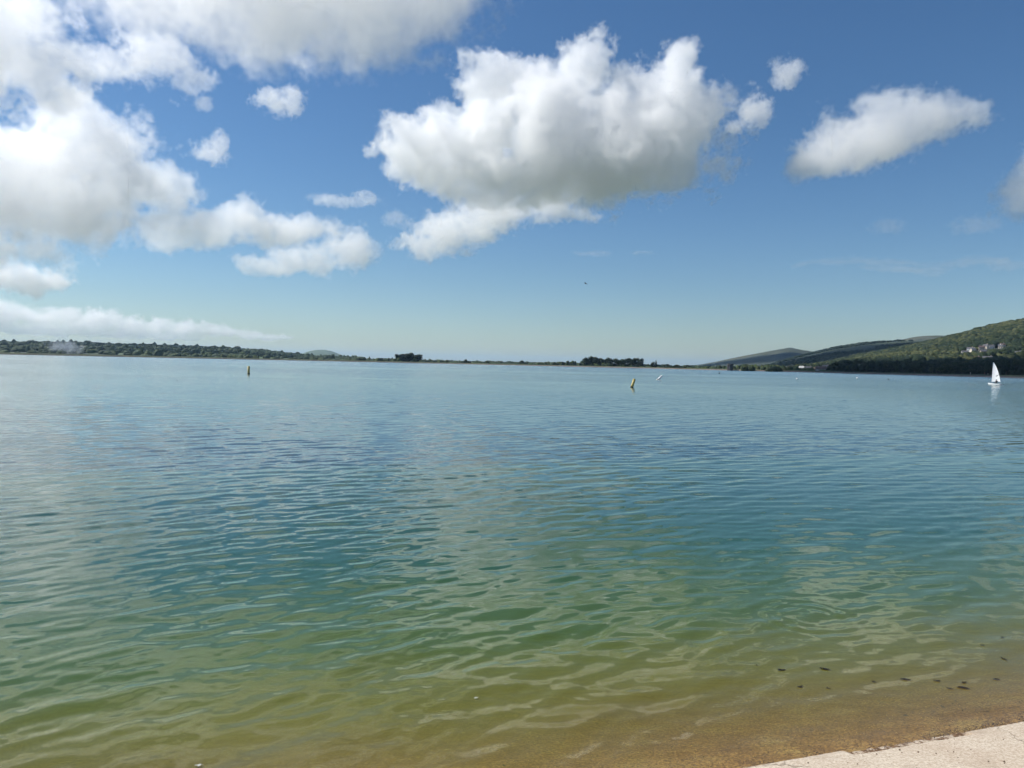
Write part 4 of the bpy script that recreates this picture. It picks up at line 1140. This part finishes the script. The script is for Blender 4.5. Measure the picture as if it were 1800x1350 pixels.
# ================================================================== CLOUDS (real volumes lit by the sun)
def cloud_material(name, aniso=.45, col=(1.0, 1.0, 1.0)):
    mt = bpy.data.materials.new(name); mt.use_nodes = True; nn = mt.node_tree; nn.nodes.clear()
    o = nn.nodes.new('ShaderNodeOutputMaterial'); pv = nn.nodes.new('ShaderNodeVolumePrincipled')
    pv.inputs['Color'].default_value = (*col, 1); pv.inputs['Density'].default_value = 1; pv.inputs['Anisotropy'].default_value = aniso
    nn.links.new(pv.outputs[0], o.inputs['Volume'])
    return mt
CLOUD_M = cloud_material('cloud_droplets')
N_CLOUD = [0]
def cloud(label, D, blobs, feat, vox, dens, amp=2.4, edge=5.0, thresh=.56, detail=9, rough=.68, name='cloud', cat='cloud', group='clouds in the sky', mat=None, warp=.45, flat=None):
    """blobs: (px, py, rx, ry, dy, rdepth) with pixel radii; dy and rdepth in pixels of depth.  feat: size of the billows in pixels"""
    N_CLOUD[0] += 1; k_id = N_CLOUD[0]
    cx = sum(b[0] for b in blobs) / len(blobs); cy = sum(b[1] for b in blobs) / len(blobs)
    a0, e0 = az_el(cx, cy)
    px_m = D / F_PX / max(.3, math.cos(math.atan((cx - 900) / F_PX)))
    B = []
    for px, py, rx, ry, dy, rd in blobs:
        d = ray(px, py)
        x = d.x * math.cos(a0) - d.y * math.sin(a0); y = d.x * math.sin(a0) + d.y * math.cos(a0)
        t = (D + dy * px_m) / y
        B.append((x * t, D + dy * px_m, EYE + d.z * t, rx * px_m, rd * px_m, ry * px_m))
    c0 = Vector((sum(b[0] for b in B) / len(B), D, sum(b[2] for b in B) / len(B)))
    B = [(b[0] - c0.x, b[1] - c0.y, b[2] - c0.z, b[3], b[4], b[5]) for b in B]
    feat_m = feat * px_m; vx = vox * px_m; pad = feat_m * .35
    lo = [min(b[i] - b[3 + i] for b in B) - pad for i in range(3)]; hi = [max(b[i] + b[3 + i] for b in B) + pad for i in range(3)]
    g_ = bpy.data.node_groups.new(name, 'GeometryNodeTree')
    g_.interface.new_socket('Geometry', in_out='INPUT', socket_type='NodeSocketGeometry')
    g_.interface.new_socket('Geometry', in_out='OUTPUT', socket_type='NodeSocketGeometry')
    h = NT(g_)
    out = h.N('NodeGroupOutput'); vc = h.N('GeometryNodeVolumeCube'); sm = h.N('GeometryNodeSetMaterial')
    vc.inputs['Min'].default_value = lo; vc.inputs['Max'].default_value = hi
    for kk, i in zip('XYZ', range(3)): vc.inputs['Resolution ' + kk].default_value = max(8, int((hi[i] - lo[i]) / vx))
    pos = h.N('GeometryNodeInputPosition').outputs[0]
    off = (k_id * 3171.3, k_id * 911.7, k_id * 577.1)
    npos = h.v('ADD', pos, tuple(feat_m * 3.7 * k_id * q for q in (1.0, .6, .3)))
    wv = h.noise(npos, 1 / (feat_m * 2.2), 2, .5, col=True)
    wp = h.v('ADD', pos, h.v('SCALE', h.v('SUBTRACT', wv, (.5, .5, .5)), sc=feat_m * warp * 2))
    f = None
    for b in B:
        q = h.v('DIVIDE', h.v('SUBTRACT', wp, tuple(b[:3])), tuple(b[3:6]))
        e = h.m('SUBTRACT', 1.0, h.v('LENGTH', q))
        f = e if f is None else h.m('SMOOTH_MAX', f, e, .22)
    n1 = h.noise(npos, 1 / feat_m, detail, rough)
    n2 = h.m('ABSOLUTE', h.m('SUBTRACT', h.noise(h.v('ADD', npos, (feat_m * 9, 0, 0)), 2.3 / feat_m, 3, .5), .5))   # cauliflower billows
    t = h.m('ADD', f, h.m('MULTIPLY', h.m('SUBTRACT', n1, thresh), amp))
    t = h.m('ADD', t, h.m('MULTIPLY', h.m('SUBTRACT', .07, n2), amp * .75))
    t = h.m('MINIMUM', h.m('MAXIMUM', h.m('MULTIPLY', t, edge), 0.0), 1.0)
    h.L(h.m('MULTIPLY', t, dens * .8 / px_m), vc.inputs['Density'])
    h.L(vc.outputs[0], sm.inputs[0])
    mm = mat or CLOUD_M
    sm.inputs['Material'].default_value = mm; h.L(sm.outputs[0], out.inputs[0])
    me = bpy.data.volumes.new(name); me.materials.append(mm)
    ob = bpy.data.objects.new(name, me); COL.objects.link(ob)
    ob.modifiers.new('density', 'NODES').node_group = g_
    R2 = Matrix.Rotation(-a0, 4, 'Z')
    ob.location = R2 @ c0; ob.rotation_euler = (0, 0, -a0)
    tag(ob, label, cat, group)
    return ob

# the big central cumulus
cloud('largest white cumulus with grey base and two towers at centre', 4300,
      [(1050, 265, 225, 88, 0, 140), (1170, 200, 120, 80, 20, 110), (1195, 118, 48, 60, 10, 60), (1020, 118, 50, 66, 20, 60), (960, 190, 120, 75, 0, 100), (880, 150, 78, 50, 30, 60), (800, 200, 40, 30, 10, 40), (760, 280, 100, 70, -10, 80),
       (850, 235, 110, 62, 0, 80), (690, 265, 50, 20, 0, 30), (1095, 200, 70, 50, 10, 80), (880, 310, 110, 48, -20, 80), (1230, 190, 50, 50, 0, 50)], 70, 1.9, .046, amp=2.6, edge=8)
cloud('lower white cloud tapering down left beneath the big cumulus', 4700,
      [(755, 432, 66, 24, 0, 46), (800, 402, 80, 38, 0, 60), (875, 372, 84, 36, 0, 60), (960, 366, 84, 28, 0, 44), (1018, 376, 40, 16, 0, 30)], 40, 1.9, .036, amp=2.9, edge=7)
cloud('slanting oblong white cloud on the right of the sky', 4300,
      [(1440, 283, 55, 25, 0, 40), (1500, 250, 80, 45, 0, 60), (1560, 225, 85, 52, 0, 60), (1620, 215, 70, 38, 0, 50), (1680, 200, 50, 26, 0, 30), (1715, 188, 28, 14, 0, 20)], 55, 2.0, .04)
cloud('small puff between the big cumulus and the oblong cloud, upper one', 3900, [(1383, 130, 26, 26, 0, 22)], 22, 1.4, .05, amp=2.8)
cloud('small puff touching the right side of the big cumulus', 4000, [(1328, 195, 32, 30, 0, 25), (1290, 222, 20, 14, 0, 14)], 24, 1.5, .05, amp=2.6)
cloud('faint shreds below the right side of the big cumulus', 4100, [(1250, 295, 40, 26, 0, 20), (1205, 322, 28, 14, 0, 14)], 22, 1.6, .022, amp=3.2)
cloud('small white puff high in the blue gap left of centre', 3300, [(487, 182, 40, 20, 0, 24), (515, 172, 24, 26, 0, 20), (470, 172, 20, 14, 0, 14)], 26, 1.5, .04, amp=3.0)
cloud('little heart shaped puff in the blue gap on the left', 3400, [(368, 266, 34, 20, 0, 20), (388, 250, 16, 20, 0, 14)], 24, 1.5, .045, amp=2.8)
cloud('thin flat cloud left of the big cumulus tail', 5000, [(585, 350, 44, 12, 0, 16), (640, 352, 36, 15, 0, 16)], 24, 1.6, .035, amp=3.0)
cloud('wispy shred between the flat cloud and the tail', 5200, [(698, 385, 26, 16, 0, 14)], 22, 1.7, .02, amp=3.2)
cloud('white cloud low in the middle left, below the long band', 6000,
      [(470, 468, 60, 18, 0, 30), (540, 455, 75, 26, 0, 40), (610, 438, 58, 36, 0, 40), (435, 472, 24, 12, 0, 20)], 40, 2.0, .04)
cloud('long pale band of cloud sloping right from the big left cloud', 5200,
      [(290, 330, 62, 40, 0, 50), (300, 400, 58, 40, 0, 40), (370, 395, 75, 36, 0, 50), (450, 388, 80, 36, 0, 50), (530, 398, 64, 30, 0, 40), (345, 340, 30, 16, 0, 20)], 55, 2.2, .04)
cloud('massive white and grey cloud against the left edge of the sky', 3600,
      [(60, 330, 140, 78, 0, 110), (150, 268, 88, 68, 0, 80), (212, 318, 58, 46, 0, 55), (30, 262, 80, 42, 0, 70), (95, 382, 130, 32, -20, 90), (-130, 330, 160, 100, 0, 120), (120, 205, 44, 40, 20, 40)], 56, 2.0, .030, amp=3.0, edge=9)
cloud('bright ragged cloud in the upper left corner of the sky', 2700,
      [(60, 118, 96, 36, 0, 70), (165, 108, 80, 30, 0, 55), (10, 50, 95, 62, 0, 70), (280, 98, 62, 34, 0, 45), (335, 140, 38, 32, 0, 30), (105, 165, 40, 34, 0, 40), (-120, 80, 130, 80, 0, 90), (362, 178, 20, 16, 0, 18)], 46, 2.1, .026, amp=3.3, edge=8)
cloud('broad grey bottomed cloud hanging over the top of the frame', 2100,
      [(470, 5, 290, 80, 0, 180), (650, 10, 180, 76, 0, 140), (300, -10, 200, 60, 0, 120), (560, -60, 330, 95, 60, 200), (780, -10, 80, 45, 0, 80), (660, 70, 80, 34, 0, 60), (440, 60, 120, 30, 0, 60)], 90, 3.6, .013, amp=2.8, edge=5)
cloud('small white cloud low at the left edge above the bank', 8000, [(20, 488, 58, 24, 0, 30), (78, 494, 44, 15, 0, 20)], 24, 1.9, .09, amp=2.4)
cloud('long low bank of cloud along the left horizon', 13000,
      [(15, 556, 40, 22, 0, 30), (70, 562, 34, 18, 0, 26), (118, 560, 36, 16, 10, 26), (172, 566, 40, 20, 0, 30), (228, 572, 34, 15, 0, 26), (280, 574, 36, 14, 10, 26), (332, 578, 34, 13, 0, 26), (385, 583, 34, 10, 0, 24), (435, 587, 30, 8, 0, 20), (480, 591, 28, 5, 0, 16),
       (-60, 552, 70, 30, 0, 40), (90, 580, 110, 9, 0, 26), (240, 588, 110, 7, 0, 26)], 20, 1.5, .07, amp=3.0, edge=6)
cloud('piece of white cloud cut by the right edge of the frame', 4300, [(1800, 330, 40, 36, 0, 30), (1830, 300, 40, 40, 0, 30)], 34, 1.8, .04)
cloud('dim grey shred right of the oblong cloud, nearest the edge', 5500, [(1714, 396, 30, 13, 0, 14)], 24, 1.8, .014, amp=2.4)
cloud('faint pinkish shred below the oblong cloud', 5500, [(1558, 402, 30, 12, 0, 14)], 24, 1.8, .010, amp=2.6)
cloud('small dark grey shred low on the right', 6500, [(1763, 465, 28, 9, 0, 12)], 20, 1.8, .014, amp=2.2)
cloud('thin pale streak of high cloud low on the right', 9000, [(1480, 462, 110, 5, 0, 30), (1600, 468, 90, 4, 0, 30), (1700, 455, 80, 6, 0, 30)], 60, 2.6, .010, amp=2.0, edge=2.5)
cloud('two thin pale streaks below the big cumulus', 9000, [(1035, 445, 40, 5, 0, 20), (1130, 449, 32, 4, 0, 20)], 30, 2.4, .012, amp=2.0, edge=2.5)
# unseen cumulus added above the frame, set sunward to shade the right-hand hills
def shade_cloud(label, c, size, vox=22, dens=.012):
    g_ = bpy.data.node_groups.new('cloud', 'GeometryNodeTree')
    g_.interface.new_socket('Geometry', in_out='INPUT', socket_type='NodeSocketGeometry'); g_.interface.new_socket('Geometry', in_out='OUTPUT', socket_type='NodeSocketGeometry')
    h = NT(g_); out = h.N('NodeGroupOutput'); vc = h.N('GeometryNodeVolumeCube'); sm = h.N('GeometryNodeSetMaterial')
    for kk, i in zip('XYZ', range(3)): vc.inputs['Resolution ' + kk].default_value = int(size[i] * 2.3 / vox)
    vc.inputs['Min'].default_value = [-q * 1.15 for q in size]; vc.inputs['Max'].default_value = [q * 1.15 for q in size]
    pos = h.N('GeometryNodeInputPosition').outputs[0]
    n1 = h.noise(h.v('ADD', pos, tuple(c)), 1 / 240, 6, .6)
    f = h.m('SUBTRACT', 1.0, h.v('LENGTH', h.v('DIVIDE', pos, tuple(size))))
    t = h.m('ADD', f, h.m('MULTIPLY', h.m('SUBTRACT', n1, .54), 2.4))
    t = h.m('MINIMUM', h.m('MAXIMUM', h.m('MULTIPLY', t, 5), 0.0), 1.0)
    h.L(h.m('MULTIPLY', t, dens), vc.inputs['Density']); h.L(vc.outputs[0], sm.inputs[0]); sm.inputs['Material'].default_value = CLOUD_M; h.L(sm.outputs[0], out.inputs[0])
    me = bpy.data.volumes.new('cloud'); me.materials.append(CLOUD_M); ob = bpy.data.objects.new('cloud', me); COL.objects.link(ob)
    ob.modifiers.new('density', 'NODES').node_group = g_; ob.location = c
    tag(ob, label, 'cloud', 'shade clouds added above the frame')
def toward_sun(x, y, z, h_):
    k = (h_ - z) / sun_dir.z
    return (x + sun_dir.x * k, y + sun_dir.y * k, h_)
shade_cloud('unseen cumulus added above the frame to shade the right shore', toward_sun(400, 690, 10, 1250), (330, 190, 110))
shade_cloud('wide unseen cumulus added above the frame to shade the middle ridge', toward_sun(1080, 2330, 60, 2150), (620, 520, 200), 36)
# smoke of a bonfire behind the left bank
smoke_m = cloud_material('bonfire_smoke', .3, (.72, .78, .88))
cloud('thin blue smoke drifting left from a bonfire behind the left bank', 1250, [(141, 620, 7, 5, 0, 7), (133, 614, 12, 9, 0, 10), (121, 609, 18, 11, 0, 12), (106, 608, 20, 9, 0, 12)], 8, .8, .035, amp=3.0, edge=2.0, name='smoke', cat='smoke', group=None, mat=smoke_m)
